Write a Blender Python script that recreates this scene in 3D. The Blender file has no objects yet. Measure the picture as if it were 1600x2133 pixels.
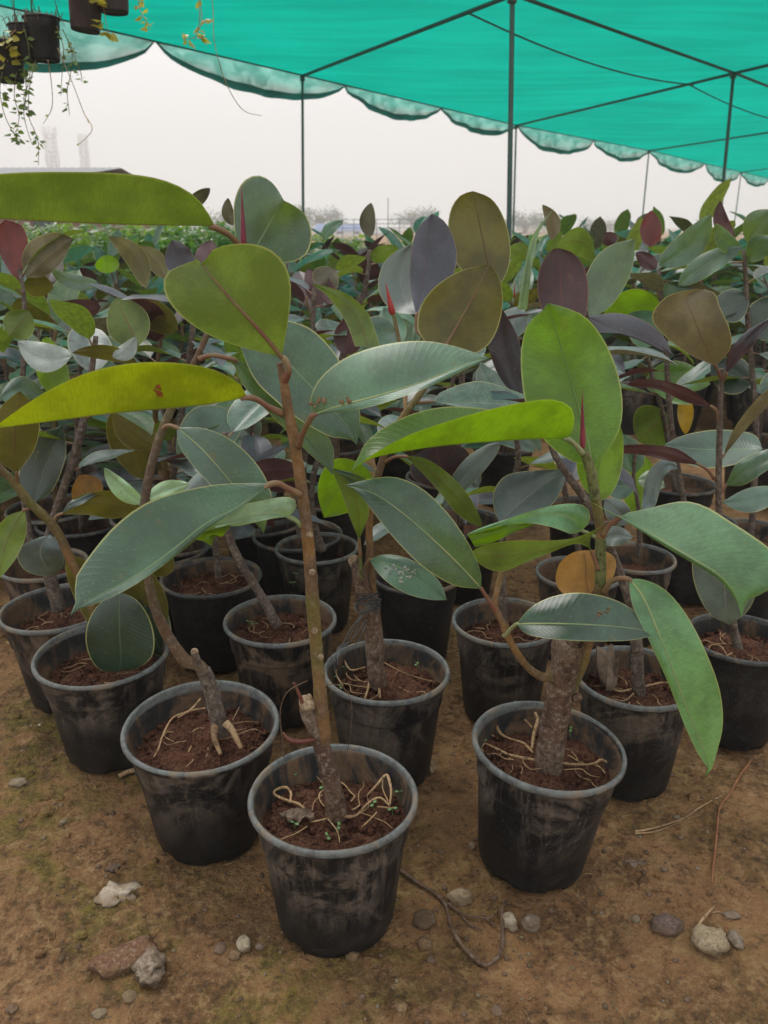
import bpy, math, random
from mathutils import Vector, Matrix, noise
R = random.Random(7)
sc = bpy.context.scene
col = sc.collection
# ------------------------------------------------------------------ camera, world, sun, exposure
CAM_H, FPX, PITCH = 0.97, 1700.0, math.radians(19.2)
CP, SP = math.cos(PITCH), math.sin(PITCH)
cd = bpy.data.cameras.new('camera'); cam = bpy.data.objects.new('camera', cd); col.objects.link(cam)
cam.location = (0, 0, CAM_H); cam.rotation_euler = (math.pi/2 - PITCH, 0, 0)
cd.sensor_fit = 'VERTICAL'; cd.sensor_height = 36; cd.sensor_width = 27
cd.lens = 36*FPX/2133; cd.clip_start = 0.05; cd.clip_end = 3000
cd.dof.use_dof = True; cd.dof.focus_distance = 1.2; cd.dof.aperture_fstop = 9.0
sc.camera = cam
w = bpy.data.worlds.new('World'); sc.world = w; w.use_nodes = True
nt = w.node_tree; nt.nodes.clear()
out = nt.nodes.new('ShaderNodeOutputWorld'); bg = nt.nodes.new('ShaderNodeBackground')
sky = nt.nodes.new('ShaderNodeTexSky'); sky.sky_type = 'NISHITA'; sky.sun_disc = False
SUN_EL, SUN_AZ = math.radians(58), math.radians(-35)      # azimuth clockwise from +Y
sky.sun_elevation = SUN_EL; sky.sun_rotation = SUN_AZ; sky.dust_density = 6; sky.air_density = 1.5
mx = nt.nodes.new('ShaderNodeMix'); mx.data_type = 'RGBA'; mx.inputs[0].default_value = 0.93
mx.inputs[7].default_value = (10.3, 10.4, 10.55, 1)         # the even cloud deck
nt.links.new(sky.outputs[0], mx.inputs[6]); nt.links.new(mx.outputs[2], bg.inputs[0])
bg.inputs[1].default_value = 0.1
nt.links.new(bg.outputs[0], out.inputs[0])
sd = bpy.data.lights.new('sun', 'SUN'); sun = bpy.data.objects.new('sun', sd); col.objects.link(sun)
sd.energy = 1.5; sd.angle = math.radians(24); sd.color = (1, .96, .9)
sv = Vector((math.sin(SUN_AZ)*math.cos(SUN_EL), math.cos(SUN_AZ)*math.cos(SUN_EL), math.sin(SUN_EL)))
sun.rotation_euler = sv.to_track_quat('Z', 'Y').to_euler()
sc.view_settings.view_transform = 'Standard'; sc.view_settings.look = 'None'
sc.view_settings.exposure = 0.24; sc.view_settings.gamma = 1
sc.render.engine = 'CYCLES'
sc.cycles.use_denoising = True; sc.cycles.max_bounces = 10; sc.cycles.transparent_max_bounces = 16
sc.cycles.diffuse_bounces = 5; sc.cycles.volume_bounces = 1; sc.cycles.use_fast_gi = False

# ------------------------------------------------------------------ helpers
def pt(px, py, Y):
    """the place seen at photo pixel (px, py) that stands Y metres ahead"""
    u = (px-800)/FPX; v = (1066.5-py)/FPX
    d = Vector((u, CP+v*SP, -SP+v*CP)); d *= Y/d.y
    return Vector((d.x, d.y, d.z+CAM_H))
def on_plane(px, py, z):
    u = (px-800)/FPX; v = (1066.5-py)/FPX
    d = Vector((u, CP+v*SP, -SP+v*CP)); d *= (z-CAM_H)/d.z
    return Vector((d.x, d.y, z))
def pxm(py, Y):
    """metres per photo pixel at that place"""
    v = (1066.5-py)/FPX
    return Y/(CP+v*SP)/FPX
def cr(P, t):
    """Catmull-Rom through list of tuples, t in 0..1 over index"""
    n = len(P)-1; x = min(max(t, 0), 1)*n; i = min(int(x), n-1); f = x-i
    p0 = P[max(i-1, 0)]; p1 = P[i]; p2 = P[i+1]; p3 = P[min(i+2, n)]
    return tuple(.5*((2*b)+(-a+c)*f+(2*a-5*b+4*c-d)*f*f+(-a+3*b-3*c+d)*f**3) for a, b, c, d in zip(p0, p1, p2, p3))
def resample(P, n):
    if len(P) == 2: return [tuple(a+(b-a)*i/(n-1) for a, b in zip(*P)) for i in range(n)]
    m = 60; Q = [cr(P, i/m) for i in range(m+1)]
    L = [0]
    for a, b in zip(Q, Q[1:]): L.append(L[-1]+math.dist(a[:2], b[:2]))
    o = []; k = 0
    for i in range(n):
        s = L[-1]*i/(n-1)
        while k < m-1 and L[k+1] < s: k += 1
        f = (s-L[k])/max(L[k+1]-L[k], 1e-9); f = min(max(f, 0), 1)
        o.append(tuple(a+(b-a)*f for a, b in zip(Q[k], Q[k+1])))
    return o
class MB:
    def __init__(s): s.v = []; s.f = []; s.uv = []; s.m = []
    def add(s, vs, fs, uvs=None, mi=0):
        o = len(s.v); s.v += [tuple(v) for v in vs]; s.f += [tuple(i+o for i in f) for f in fs]
        s.uv += uvs if uvs else [(0, 0)]*len(vs); s.m += [mi]*len(fs)
    def mesh(s, name, mats, origin=(0, 0, 0), smooth=True):
        me = bpy.data.meshes.new(name); ox, oy, oz = origin
        me.from_pydata([(x-ox, y-oy, z-oz) for x, y, z in s.v], [], s.f)
        for m in (mats if isinstance(mats, (list, tuple)) else [mats]): me.materials.append(m)
        uv = me.uv_layers.new(name='UVMap'); li = [0]*len(me.loops); me.loops.foreach_get('vertex_index', li)
        fl = []
        for i in li: fl += s.uv[i]
        uv.data.foreach_set('uv', fl)
        me.polygons.foreach_set('material_index', s.m)
        me.polygons.foreach_set('use_smooth', [smooth]*len(s.f)); me.update()
        return me
def origin_of(o):
    while o.parent: o = o.parent
    return o.location
def part(name, mb, mats, parent=None, smooth=True, loc=None, kind=None, label=None):
    if parent is not None: me = mb.mesh(name, mats, origin_of(parent), smooth)
    else: me = mb.mesh(name, mats, loc or (0, 0, 0), smooth)
    o = bpy.data.objects.new(name, me); col.objects.link(o)
    if parent is not None: o.parent = parent
    elif loc: o.location = loc
    if kind: o['kind'] = kind
    if label: o['label'] = label
    return o
def tag(o, label, cat, group=None, kind=None):
    o['label'] = label
    if cat: o['category'] = cat
    if group: o['group'] = group
    if kind: o['kind'] = kind
    return o
def empty(name, loc):
    o = bpy.data.objects.new(name, None); o.empty_display_size = .05; col.objects.link(o); o.location = loc; return o
def frame_at(d, prev=None):
    d = d.normalized()
    a = prev if prev is not None else (Vector((0, 0, 1)) if abs(d.z) < .9 else Vector((1, 0, 0)))
    n = (a-d*a.dot(d)).normalized(); return n, d.cross(n)
def tube(mb, P, Rr, seg=8, n=None, rough=0.0, cap=True, mi=0, rings=0, seed=0, flat=1.0):
    """tapered tube through 3-D points"""
    n = n or max(len(P)*3, 4)
    if len(P) > 2: Q = [Vector(cr([tuple(p) for p in P], i/(n-1))) for i in range(n)]; rr = [cr([(r,) for r in Rr], i/(n-1))[0] for i in range(n)]
    else: Q = [P[0].lerp(P[1], i/(n-1)) for i in range(n)]; rr = [Rr[0]+(Rr[1]-Rr[0])*i/(n-1) for i in range(n)]
    vs = []; fs = []; uv = []; nn = None; tot = sum((a-b).length for a, b in zip(Q, Q[1:])); acc = 0
    for i, q in enumerate(Q):
        d = (Q[min(i+1, n-1)]-Q[max(i-1, 0)])
        if i: acc += (Q[i]-Q[i-1]).length
        if d.length < 1e-9: d = Vector((0, 0, 1))
        nn, b = frame_at(d, nn)
        ring = 1+(0.06*max(0, math.sin(acc/rings*2*math.pi))**8 if rings else 0)
        for k in range(seg):
            a = 2*math.pi*k/seg; r = rr[i]*ring
            off = nn*math.cos(a)*r+b*math.sin(a)*r*flat
            if rough: off *= 1+rough*noise.noise((q+off)*55+Vector((seed, 0, 0)))+.5*rough*noise.noise((q+off)*160)
            vs.append(q+off); uv.append((k/seg, acc))
        if i:
            for k in range(seg):
                k2 = (k+1) % seg; a0 = (i-1)*seg; a1 = i*seg
                fs.append((a0+k, a0+k2, a1+k2, a1+k))
    if cap:
        vs.append(Q[0]); uv.append((0, 0)); vs.append(Q[-1]); uv.append((0, tot)); c0 = len(vs)-2; c1 = len(vs)-1
        for k in range(seg):
            k2 = (k+1) % seg; fs.append((c0, k2, k)); fs.append((c1, (n-1)*seg+k, (n-1)*seg+k2))
    mb.add(vs, fs, uv, mi); return Q
def lathe(mb, prof, seg=48, base=Vector((0, 0, 0)), M=None, wob=0.0, ph=0.0, mi=0, closed=False):
    vs = []; fs = []; uv = []
    for i, (r, z) in enumerate(prof):
        for k in range(seg):
            a = 2*math.pi*k/seg; q = r*(1+wob*math.cos(2*a+ph)+wob*.5*math.cos(3*a+ph*2))
            v = Vector((q*math.cos(a), q*math.sin(a), z))
            if M is not None: v = M @ v
            vs.append(v+base); uv.append((k/seg, i/len(prof)))
        if i:
            for k in range(seg):
                k2 = (k+1) % seg; fs.append(((i-1)*seg+k, (i-1)*seg+k2, i*seg+k2, i*seg+k))
    mb.add(vs, fs, uv, mi)

# ------------------------------------------------------------------ materials
class NT:
    def __init__(s, name):
        s.m = bpy.data.materials.new(name); s.m.use_nodes = True; s.t = s.m.node_tree; s.t.nodes.clear()
        s.out = s.n('ShaderNodeOutputMaterial')
    def n(s, k, **kw):
        x = s.t.nodes.new(k)
        for a, b in kw.items(): setattr(x, a, b)
        return x
    def l(s, a, b): s.t.links.new(a, b)
    def val(s, sock, v):
        if hasattr(v, 'is_linked') or isinstance(v, bpy.types.NodeSocket): s.l(v, sock)
        elif isinstance(v, (tuple, list)) and len(v) == 3 and sock.type == 'RGBA': sock.default_value = (*v, 1)
        else: sock.default_value = v
    def math(s, op, a, b=0.0, c=0.0, clamp=False):
        x = s.n('ShaderNodeMath', operation=op); x.use_clamp = clamp
        s.val(x.inputs[0], a); s.val(x.inputs[1], b); s.val(x.inputs[2], c); return x.outputs[0]
    def mix(s, f, a, b, mode='MIX'):
        x = s.n('ShaderNodeMix', data_type='RGBA', blend_type=mode); x.clamp_factor = True
        s.val(x.inputs[0], f); s.val(x.inputs[6], a); s.val(x.inputs[7], b); return x.outputs[2]
    def noise(s, vec, scale, detail=3, rough=.5, dist=0.0):
        x = s.n('ShaderNodeTexNoise'); s.val(x.inputs['Scale'], scale); x.inputs['Detail'].default_value = detail
        x.inputs['Roughness'].default_value = rough; x.inputs['Distortion'].default_value = dist
        if vec is not None: s.l(vec, x.inputs['Vector'])
        return x.outputs[0]
    def vor(s, vec, scale, feat='F1', out=0):
        x = s.n('ShaderNodeTexVoronoi', feature=feat); x.inputs['Scale'].default_value = scale
        s.l(vec, x.inputs['Vector']); return x.outputs[out]
    def step(s, v, a, b):
        x = s.n('ShaderNodeMapRange', interpolation_type='SMOOTHSTEP'); s.val(x.inputs[0], v)
        x.inputs[1].default_value = a; x.inputs[2].default_value = b; return x.outputs[0]
    def bump(s, h, dist, strength=1.0, nrm=None):
        x = s.n('ShaderNodeBump'); x.inputs['Distance'].default_value = dist; x.inputs['Strength'].default_value = strength
        s.l(h, x.inputs['Height'])
        if nrm is not None: s.l(nrm, x.inputs['Normal'])
        return x.outputs[0]
    def bsdf(s, color, rough, spec=.5, normal=None, **kw):
        x = s.n('ShaderNodeBsdfPrincipled'); s.val(x.inputs['Base Color'], color); s.val(x.inputs['Roughness'], rough)
        s.val(x.inputs['Specular IOR Level'], spec)
        for a, b in kw.items(): s.val(x.inputs[a.replace('_', ' ')], b)
        if normal is not None: s.l(normal, x.inputs['Normal'])
        return x.outputs[0]
    def coord(s):
        """object coordinates shifted by the object's own random number"""
        tc = s.n('ShaderNodeTexCoord'); oi = s.n('ShaderNodeObjectInfo'); va = s.n('ShaderNodeVectorMath', operation='ADD')
        cb = s.n('ShaderNodeCombineXYZ'); k = s.math('MULTIPLY', oi.outputs['Random'], 37.0)
        s.l(k, cb.inputs[0]); s.l(k, cb.inputs[1]); s.l(tc.outputs['Object'], va.inputs[0]); s.l(cb.outputs[0], va.inputs[1])
        s.tc = tc; s.rnd = oi.outputs['Random']; return va.outputs[0]
    def done(s, sh): s.l(sh, s.out.inputs[0]); return s.m
def leaf_mat(name, top, under, mid=(.35, .42, .15), midu=None, edge=(.45, .45, .16), trans=(.30, .42, .03), tf=.3, rough=.36, vein=.5, dust=.25):
    s = NT(name); v = s.coord(); uvn = s.n('ShaderNodeUVMap'); sp = s.n('ShaderNodeSeparateXYZ'); s.l(uvn.outputs[0], sp.inputs[0])
    au = s.math('ABSOLUTE', s.math('MULTIPLY_ADD', sp.outputs[0], 2.0, -1.0)); vv = sp.outputs[1]
    midw = s.math('MULTIPLY_ADD', vv, -.018, .032)
    mm = s.math('SUBTRACT', 1.0, s.step(s.math('DIVIDE', au, midw), .6, 1.3), clamp=True)
    em = s.step(au, .955, .985)
    n1 = s.noise(v, 14, 4, .6); n2 = s.noise(v, 120, 3, .6); n3 = s.noise(v, 5, 2); n4 = s.noise(v, 260, 4, .7)
    ph = s.math('MULTIPLY_ADD', vv, 170.0, s.math('MULTIPLY', au, -26.0))
    ph = s.math('ADD', ph, s.math('MULTIPLY', n1, 5.0))
    wv = s.math('SINE', ph); vn = s.math('POWER', s.math('MULTIPLY_ADD', wv, .5, .5), 5.0)
    rf = s.math('MULTIPLY_ADD', s.rnd, .5, .75)
    mpu = s.n('ShaderNodeMapping'); mpu.inputs['Scale'].default_value = (7, 110, 1); s.l(uvn.outputs[0], mpu.inputs[0]); ng = s.noise(mpu.outputs[0], 1.0, 4, .7, .4)
    def shade(c, m, amt):
        c2 = tuple(min(x*1.28, 1) for x in c); c0 = tuple(x*.70 for x in c)
        q = s.mix(s.step(n1, .36, .64), c0, c2); q = s.mix(s.math('MULTIPLY', s.step(n4, .45, .36), .35), q, tuple(x*.5 for x in c)); q = s.mix(s.math('MULTIPLY', vn, amt*.16), q, c2); q = s.mix(s.math('MULTIPLY', s.step(ng, .52, .40), .28), q, c0); q = s.mix(s.math('MULTIPLY', s.step(ng, .55, .66), .22), q, c2)
        q = s.mix(s.math('MULTIPLY', s.step(n2, .55, .75), .18), q, tuple(min(x*1.9+.02, 1) for x in c))
        g = s.n('ShaderNodeVectorMath', operation='SCALE'); s.l(q, g.inputs[0]); s.l(rf, g.inputs['Scale'])
        q = s.mix(s.math('MULTIPLY', mm, .75), g.outputs[0], m); return s.mix(s.math('MULTIPLY', em, .8), q, edge)
    ct = shade(tuple(x*.86 for x in top), mid, vein); cu = shade(under, midu or mid, vein*.15)
    # pale dust film and specks on the upper side
    dm = s.math('MULTIPLY', s.step(n3, .42, .7), dust); ct = s.mix(s.math('MULTIPLY', dm, .5), ct, (.36, .42, .38))
    sp2 = s.step(s.vor(v, 130), .13, .06); ct = s.mix(s.math('MULTIPLY', sp2, .35), ct, (.5, .52, .42))
    sp3 = s.step(s.noise(v, 24, 6, .75), .635, .67); ct = s.mix(s.math('MULTIPLY', sp3, .45), ct, (.16, .12, .05)); cu = s.mix(s.math('MULTIPLY', sp3, .4), cu, (.16, .09, .03))
    geo = s.n('ShaderNodeNewGeometry'); bf = geo.outputs['Backfacing']; bf0 = bf
    c = s.mix(bf, ct, cu)
    h = s.math('ADD', s.math('MULTIPLY', s.math('MULTIPLY', vn, .5*vein), s.math('MULTIPLY_ADD', bf0, -.8, 1.0)), s.math('MULTIPLY', mm, -1.4)); h = s.math('ADD', h, s.math('MULTIPLY', ng, .35)); h = s.math('ADD', h, s.math('MULTIPLY', n2, .22))
    nb = s.bump(h, .0011, .8)
    ro = s.math('MULTIPLY_ADD', n3, .25, rough-.12); ro = s.math('MULTIPLY_ADD', bf, .18, ro)
    p = s.bsdf(c, ro, .5, nb, Coat_Weight=s.math('MULTIPLY_ADD', bf, -.38, .45), Coat_Roughness=.27)
    tr = s.n('ShaderNodeBsdfTranslucent'); tq = s.mix(s.step(n1, .38, .62), tuple(x*.82 for x in trans), tuple(min(x*1.18, 1) for x in trans)); tq = s.mix(s.math('MULTIPLY', s.step(ng, .52, .38), .35), tq, tuple(x*.5 for x in trans))
    tq = s.mix(s.math('MULTIPLY', mm, .6), tq, (.12, .10, .03)); s.l(tq, tr.inputs[0]); s.l(nb, tr.inputs[1])
    ms = s.n('ShaderNodeMixShader'); ms.inputs[0].default_value = tf; s.l(p, ms.inputs[1]); s.l(tr.outputs[0], ms.inputs[2])
    return s.done(ms.outputs[0])
RED = (.22, .05, .04)
T = {
 'teal':   leaf_mat('leaf_teal', (.045, .125, .085), (.15, .19, .03), (.20, .34, .17), RED, tf=.22, rough=.36),
 'sage':   leaf_mat('leaf_sage', (.075, .19, .115), (.19, .25, .03), (.30, .45, .20), RED, tf=.22),
 'light':  leaf_mat('leaf_light', (.12, .30, .13), (.24, .34, .03), (.42, .50, .16), (.35, .30, .10), trans=(.35, .55, .05), tf=.28),
 'lime':   leaf_mat('leaf_lime', (.075, .185, .020), (.14, .24, .012), (.17, .30, .07), (.17, .26, .05), trans=(.27, .50, .0), tf=.36, vein=.6, dust=.05),
 'yellow': leaf_mat('leaf_yellow_green', (.10, .20, .07), (.20, .25, .004), (.2, .3, .1), (.3, .25, .05), trans=(.36, .44, .0), tf=.40, vein=.6, dust=.1),
 'olive':  leaf_mat('leaf_olive', (.060, .13, .045), (.115, .165, .030), (.20, .24, .10), RED, trans=(.22, .34, .02), tf=.26, vein=.7),
 'bronze': leaf_mat('leaf_bronze', (.070, .085, .040), (.105, .090, .018), (.14, .08, .03), (.11, .035, .02), trans=(.19, .18, .01), tf=.24, vein=.6),
 'dark':   leaf_mat('leaf_dark_green', (.018, .042, .026), (.10, .085, .045), (.10, .16, .09), (.12, .06, .04), trans=(.10, .15, .02), tf=.12, dust=.15),
 'purple': leaf_mat('leaf_purple_black', (.036, .048, .070), (.075, .042, .045), (.10, .05, .08), (.2, .06, .09), edge=(.22, .14, .09), trans=(.14, .04, .03), tf=.18, vein=.5, dust=.1),
 'maroon': leaf_mat('leaf_maroon', (.07, .035, .04), (.085, .040, .040), (.18, .06, .06), (.2, .05, .05), edge=(.25, .12, .08), trans=(.10, .035, .03), tf=.2, vein=.3, dust=.1),
 'wine':   leaf_mat('leaf_wine_red', (.08, .025, .025), (.13, .028, .024), (.18, .06, .06), (.2, .05, .05), edge=(.25, .12, .08), trans=(.2, .04, .03), tf=.2, vein=.3, dust=.1),
 'grey':   leaf_mat('leaf_grey', (.10, .15, .14), (.16, .11, .07), (.28, .30, .25), (.2, .1, .06), trans=(.2, .2, .08), tf=.18, dust=.5),
 'silver': leaf_mat('leaf_silver', (.34, .41, .38), (.10, .07, .04), (.45, .5, .45), (.2, .1, .06), trans=(.3, .3, .2), tf=.18, rough=.3, dust=.5),  # silvery white upper side over a brown underside
 'taupe':  leaf_mat('leaf_taupe', (.10, .12, .08), (.16, .135, .075), (.2, .2, .1), (.17, .08, .05), trans=(.25, .2, .06), tf=.2, vein=.4),
 'orange': leaf_mat('leaf_dying_orange', (.42, .22, .06), (.42, .22, .06), (.4, .25, .1), (.3, .15, .08), edge=(.4, .25, .08), trans=(.5, .25, .03), tf=.3),
 'gold':   leaf_mat('leaf_gold', (.55, .33, .02), (.55, .33, .02), (.5, .35, .1), (.4, .3, .1), trans=(.7, .4, .01), tf=.4),
 'pale':   leaf_mat('leaf_pale_green', (.28, .44, .24), (.33, .36, .16), (.45, .5, .3), (.4, .35, .2), trans=(.3, .45, .1), tf=.25, vein=.4),
}
def bark_mat(name, c1, c2, c3, lich=.35, dk=1.0):
    s = NT(name); v = s.coord(); n1 = s.noise(v, 22, 4, .6); n2 = s.noise(v, 130, 5, .7); n3 = s.noise(v, 9, 2)
    mp = s.n('ShaderNodeMapping'); mp.inputs['Scale'].default_value = (1, 1, .3); s.l(v, mp.inputs[0]); n4 = s.noise(mp.outputs[0], 220, 3, .7)
    c = s.mix(s.step(n1, .35, .65), c1, c2); c = s.mix(s.math('MULTIPLY', s.step(n3, .45, .65), .8), c, c3)
    c = s.mix(s.math('MULTIPLY', s.step(n2, .53, .62), lich), c, (.38, .34, .27)); c = s.mix(s.math('MULTIPLY', s.step(n2, .47, .38), .65*dk), c, (.03, .02, .013)); c = s.mix(s.math('MULTIPLY', s.step(n4, .46, .36), .5*dk), c, (.035, .022, .014))
    vo = s.step(s.vor(v, 170), .16, .08); c = s.mix(s.math('MULTIPLY', vo, .5), c, (.42, .33, .22))
    h = s.math('ADD', n4, n2); return s.done(s.bsdf(c, .72, .3, s.bump(h, .0022, .9)))
BARK = bark_mat('bark_grey_brown', (.085, .062, .050), (.15, .12, .095), (.11, .078, .06))
BARKR = bark_mat('bark_red_brown', (.085, .045, .032), (.15, .09, .055), (.20, .15, .11), .4)
SHOOT = bark_mat('shoot_orange_green', (.235, .125, .042), (.135, .085, .05), (.125, .125, .032), .18, .3)
SHOOTB = bark_mat('shoot_dull_brown', (.135, .080, .045), (.11, .08, .058), (.125, .105, .045), .25, .4)
GREENST = bark_mat('shoot_green', (.10, .13, .035), (.16, .18, .06), (.15, .11, .05), .1)
TAN = bark_mat('pale_root', (.36, .22, .10), (.48, .33, .18), (.25, .15, .08), .2)
TWIG = bark_mat('dark_twig', (.085, .05, .032), (.13, .08, .05), (.17, .11, .07), .2)
def simple(name, c, rough=.6, spec=.4, c2=None, sc_=30, bmp=.0, bs=80):
    s = NT(name); v = s.coord()
    q = s.mix(s.step(s.noise(v, sc_, 4, .6), .35, .65), c, c2 or tuple(x*1.3 for x in c))
    nb = s.bump(s.noise(v, bs, 5, .65), bmp) if bmp else None
    return s.done(s.bsdf(q, rough, spec, nb))
PETR = simple('petiole_red', (.20, .085, .055), .5, .4, (.21, .15, .07))
BUDB = simple('bud_scale_brown_red', (.11, .030, .024), .5, .4, (.17, .07, .04))
PETG = simple('petiole_green', (.18, .25, .10), .45, .5, (.26, .26, .13))
RIBP = simple('midrib_pale', (.22, .30, .12), .45, .5, (.32, .36, .15)); RIBG = simple('midrib_green', (.12, .22, .05), .45, .5, (.17, .28, .07))
BUD = simple('bud_sheath_magenta', (.17, .018, .045), .4, .5, (.24, .04, .06))
BUDR = simple('bud_sheath_red', (.42, .035, .03), .4, .5, (.30, .03, .03))
CUTW = simple('cut_wood', (.38, .30, .20), .8, .2, (.20, .13, .08), 200, .001, 300)
SPROUT = simple('seedling_green', (.09, .18, .06), .5, .4)
WIREB = simple('black_wire', (.03, .035, .035), .4, .5, (.10, .11, .11))
def pot_mat(name, dust=.5, tint=(.13, .085, .055), base=(.0065, .0072, .0085), lipc=(.15, .165, .16)):
    s = NT(name); v = s.coord(); sp = s.n('ShaderNodeSeparateXYZ'); s.l(s.tc.outputs['Object'], sp.inputs[0]); z = sp.outputs[2]
    n1 = s.noise(v, 9, 5, .7, 1.2); n2 = s.noise(v, 60, 6, .75); n3 = s.noise(v, 300, 3, .6); n0 = s.noise(v, 4, 2)
    mp = s.n('ShaderNodeMapping'); mp.inputs['Scale'].default_value = (1, 1, .12); s.l(v, mp.inputs[0]); st = s.noise(mp.outputs[0], 60, 4, .7)
    lim = s.math('MULTIPLY_ADD', n0, .22, -.03); hgt = s.step(s.math('SUBTRACT', z, lim), -.05, .07)
    dm = s.math('MULTIPLY', s.math('ADD', s.step(n1, .45, .60), s.math('MULTIPLY', s.step(st, .48, .60), .45)), s.math('MULTIPLY_ADD', hgt, .92, .08))
    dm = s.math('MULTIPLY', dm, s.math('MULTIPLY_ADD', s.step(n2, .3, .65), .8, .35)); dm = s.math('MULTIPLY', dm, dust, clamp=True)
    tn = s.mix(s.step(n2, .4, .6), tint, tuple(x*.7+.012 for x in tint))
    c = s.mix(dm, base, tn)
    gf = s.math('MULTIPLY', s.step(s.noise(v, 22, 5, .8, .5), .5, .66), .4); c = s.mix(gf, c, (.045, .046, .047))
    c = s.mix(s.math('MULTIPLY', s.step(n3, .66, .72), .45), c, (.26, .23, .19))
    lip = s.math('MULTIPLY', s.step(z, .2055, .2085), s.math('MULTIPLY_ADD', s.step(n2, .35, .62), .55, .40)); c = s.mix(lip, c, lipc)
    c = s.mix(s.math('MULTIPLY', s.math('MULTIPLY', s.step(z, .2045, .208), s.step(n1, .50, .62)), .55), c, (.24, .17, .10))
    sc1 = s.step(s.math('ABSOLUTE', s.math('SUBTRACT', s.noise(v, 13, 2, .5, 3.0), .5)), .004, .0); c = s.mix(s.math('MULTIPLY', sc1, .3), c, (.2, .19, .18))
    ro = s.math('MULTIPLY_ADD', dm, .35, .46); ro = s.math('MULTIPLY_ADD', gf, .2, ro)
    h = s.math('ADD', s.math('MULTIPLY', n2, .6), s.math('MULTIPLY', n1, 4.0))
    return s.done(s.bsdf(c, ro, .32, s.bump(h, .0010, .7)))
POT = pot_mat('black_pot_plastic', .78, (.165, .128, .098)); POTD = pot_mat('dusty_pot_plastic', 1.15, (.17, .115, .075)); POTC = pot_mat('clean_pot_plastic', .35, (.06, .052, .045), lipc=(.07, .075, .075))
POTIN = pot_mat('pot_inside_stained', 1.0, (.20, .12, .065), (.03, .033, .034))
def soil_mat():
    s = NT('red_soil'); v = s.coord(); n1 = s.noise(v, 25, 5, .7); n2 = s.noise(v, 170, 5, .75); vo = s.vor(v, 190)
    c = s.mix(s.step(n1, .35, .65), (.062, .024, .014), (.125, .052, .030)); c = s.mix(s.math('MULTIPLY', s.step(n2, .50, .60), .55), c, (.20, .10, .06)); c = s.mix(s.math('MULTIPLY', s.step(n2, .46, .38), .7), c, (.025, .010, .007))
    c = s.mix(s.math('MULTIPLY', s.step(n1, .60, .70), .5), c, (.12, .10, .05))
    h = s.math('ADD', n2, s.math('MULTIPLY', vo, -.8)); return s.done(s.bsdf(c, .92, .2, s.bump(h, .006, 1)))
SOIL = soil_mat()
def ground_mat():
    s = NT('damp_earth'); tc = s.n('ShaderNodeTexCoord'); v = tc.outputs['Object']
    n0 = s.noise(v, 1.1, 4, .6, .6); n1 = s.noise(v, 5, 6, .68, .5); n2 = s.noise(v, 26, 6, .75, .3); n3 = s.noise(v, 170, 6, .75); n4 = s.noise(v, 70, 5, .7); vo = s.vor(v, 85); n5a = s.noise(v, 3.7, 4, .6, .5)
    c = s.mix(s.step(n1, .34, .64), (.215, .112, .046), (.47, .252, .110))
    c = s.mix(s.math('MULTIPLY', s.step(n2, .50, .62), .6), c, (.52, .33, .15))
    c = s.mix(s.math('MULTIPLY', s.step(n2, .47, .37), .7), c, (.11, .064, .030))
    c = s.mix(s.math('MULTIPLY', s.math('MULTIPLY', s.step(n4, .47, .39), s.step(n1, .56, .44)), .75), c, (.09, .052, .025))  # dark soil crumbs, with the shade of the relief put into the colour
    c = s.mix(s.math('MULTIPLY', s.math('MULTIPLY', s.step(n4, .53, .62), s.step(n5a, .48, .56)), .6), c, (.60, .40, .20))
    c = s.mix(s.math('MULTIPLY', s.step(n0, .50, .66), .45), c, (.36, .18, .085))
    n5 = s.noise(v, 2.6, 5, .7, .9); n6 = s.noise(v, 19, 6, .75)
    moss = s.math('MULTIPLY', s.step(n5, .46, .60), s.step(n6, .36, .60))
    sx = s.n('ShaderNodeSeparateXYZ'); s.l(v, sx.inputs[0]); moss = s.math('MULTIPLY', moss, s.math('MULTIPLY_ADD', s.step(sx.outputs[0], .35, -.15), .75, .30), clamp=True)
    mc = s.mix(s.step(n4, .38, .62), (.095, .085, .014), (.25, .21, .028)); mc = s.mix(s.math('MULTIPLY', s.step(n6, .6, .72), .6), mc, (.12, .16, .022))
    c = s.mix(s.math('MULTIPLY', moss, .80), c, mc)
    c = s.mix(s.math('MULTIPLY', s.math('MULTIPLY', s.step(s.noise(v, 4.3, 5, .7, .6), .55, .66), s.step(n4, .35, .6)), .55), c, (.055, .050, .020))
    c = s.mix(s.math('MULTIPLY', s.step(n3, .57, .64), .4), c, (.62, .45, .26)); c = s.mix(s.math('MULTIPLY', s.step(n3, .44, .36), .5), c, (.06, .036, .018))  # fine grain: pale and dark crumbs that also paint in relief shading
    ck = s.step(s.math('ABSOLUTE', s.math('SUBTRACT', s.noise(v, 8, 4, .6, 1.2), .5)), .007, .0); c = s.mix(s.math('MULTIPLY', s.math('MULTIPLY', ck, s.step(n1, .5, .6)), .7), c, (.06, .035, .018))
    h = s.math('ADD', s.math('MULTIPLY', n2, 2.2), s.math('MULTIPLY', n3, .55)); h = s.math('ADD', h, s.math('MULTIPLY', vo, -.4)); h = s.math('ADD', h, s.math('MULTIPLY', n4, 1.0))
    return s.done(s.bsdf(c, s.math('MULTIPLY_ADD', n1, -.35, 1.0), .3, s.bump(h, .016, 1)))
GROUND = ground_mat()
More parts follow.
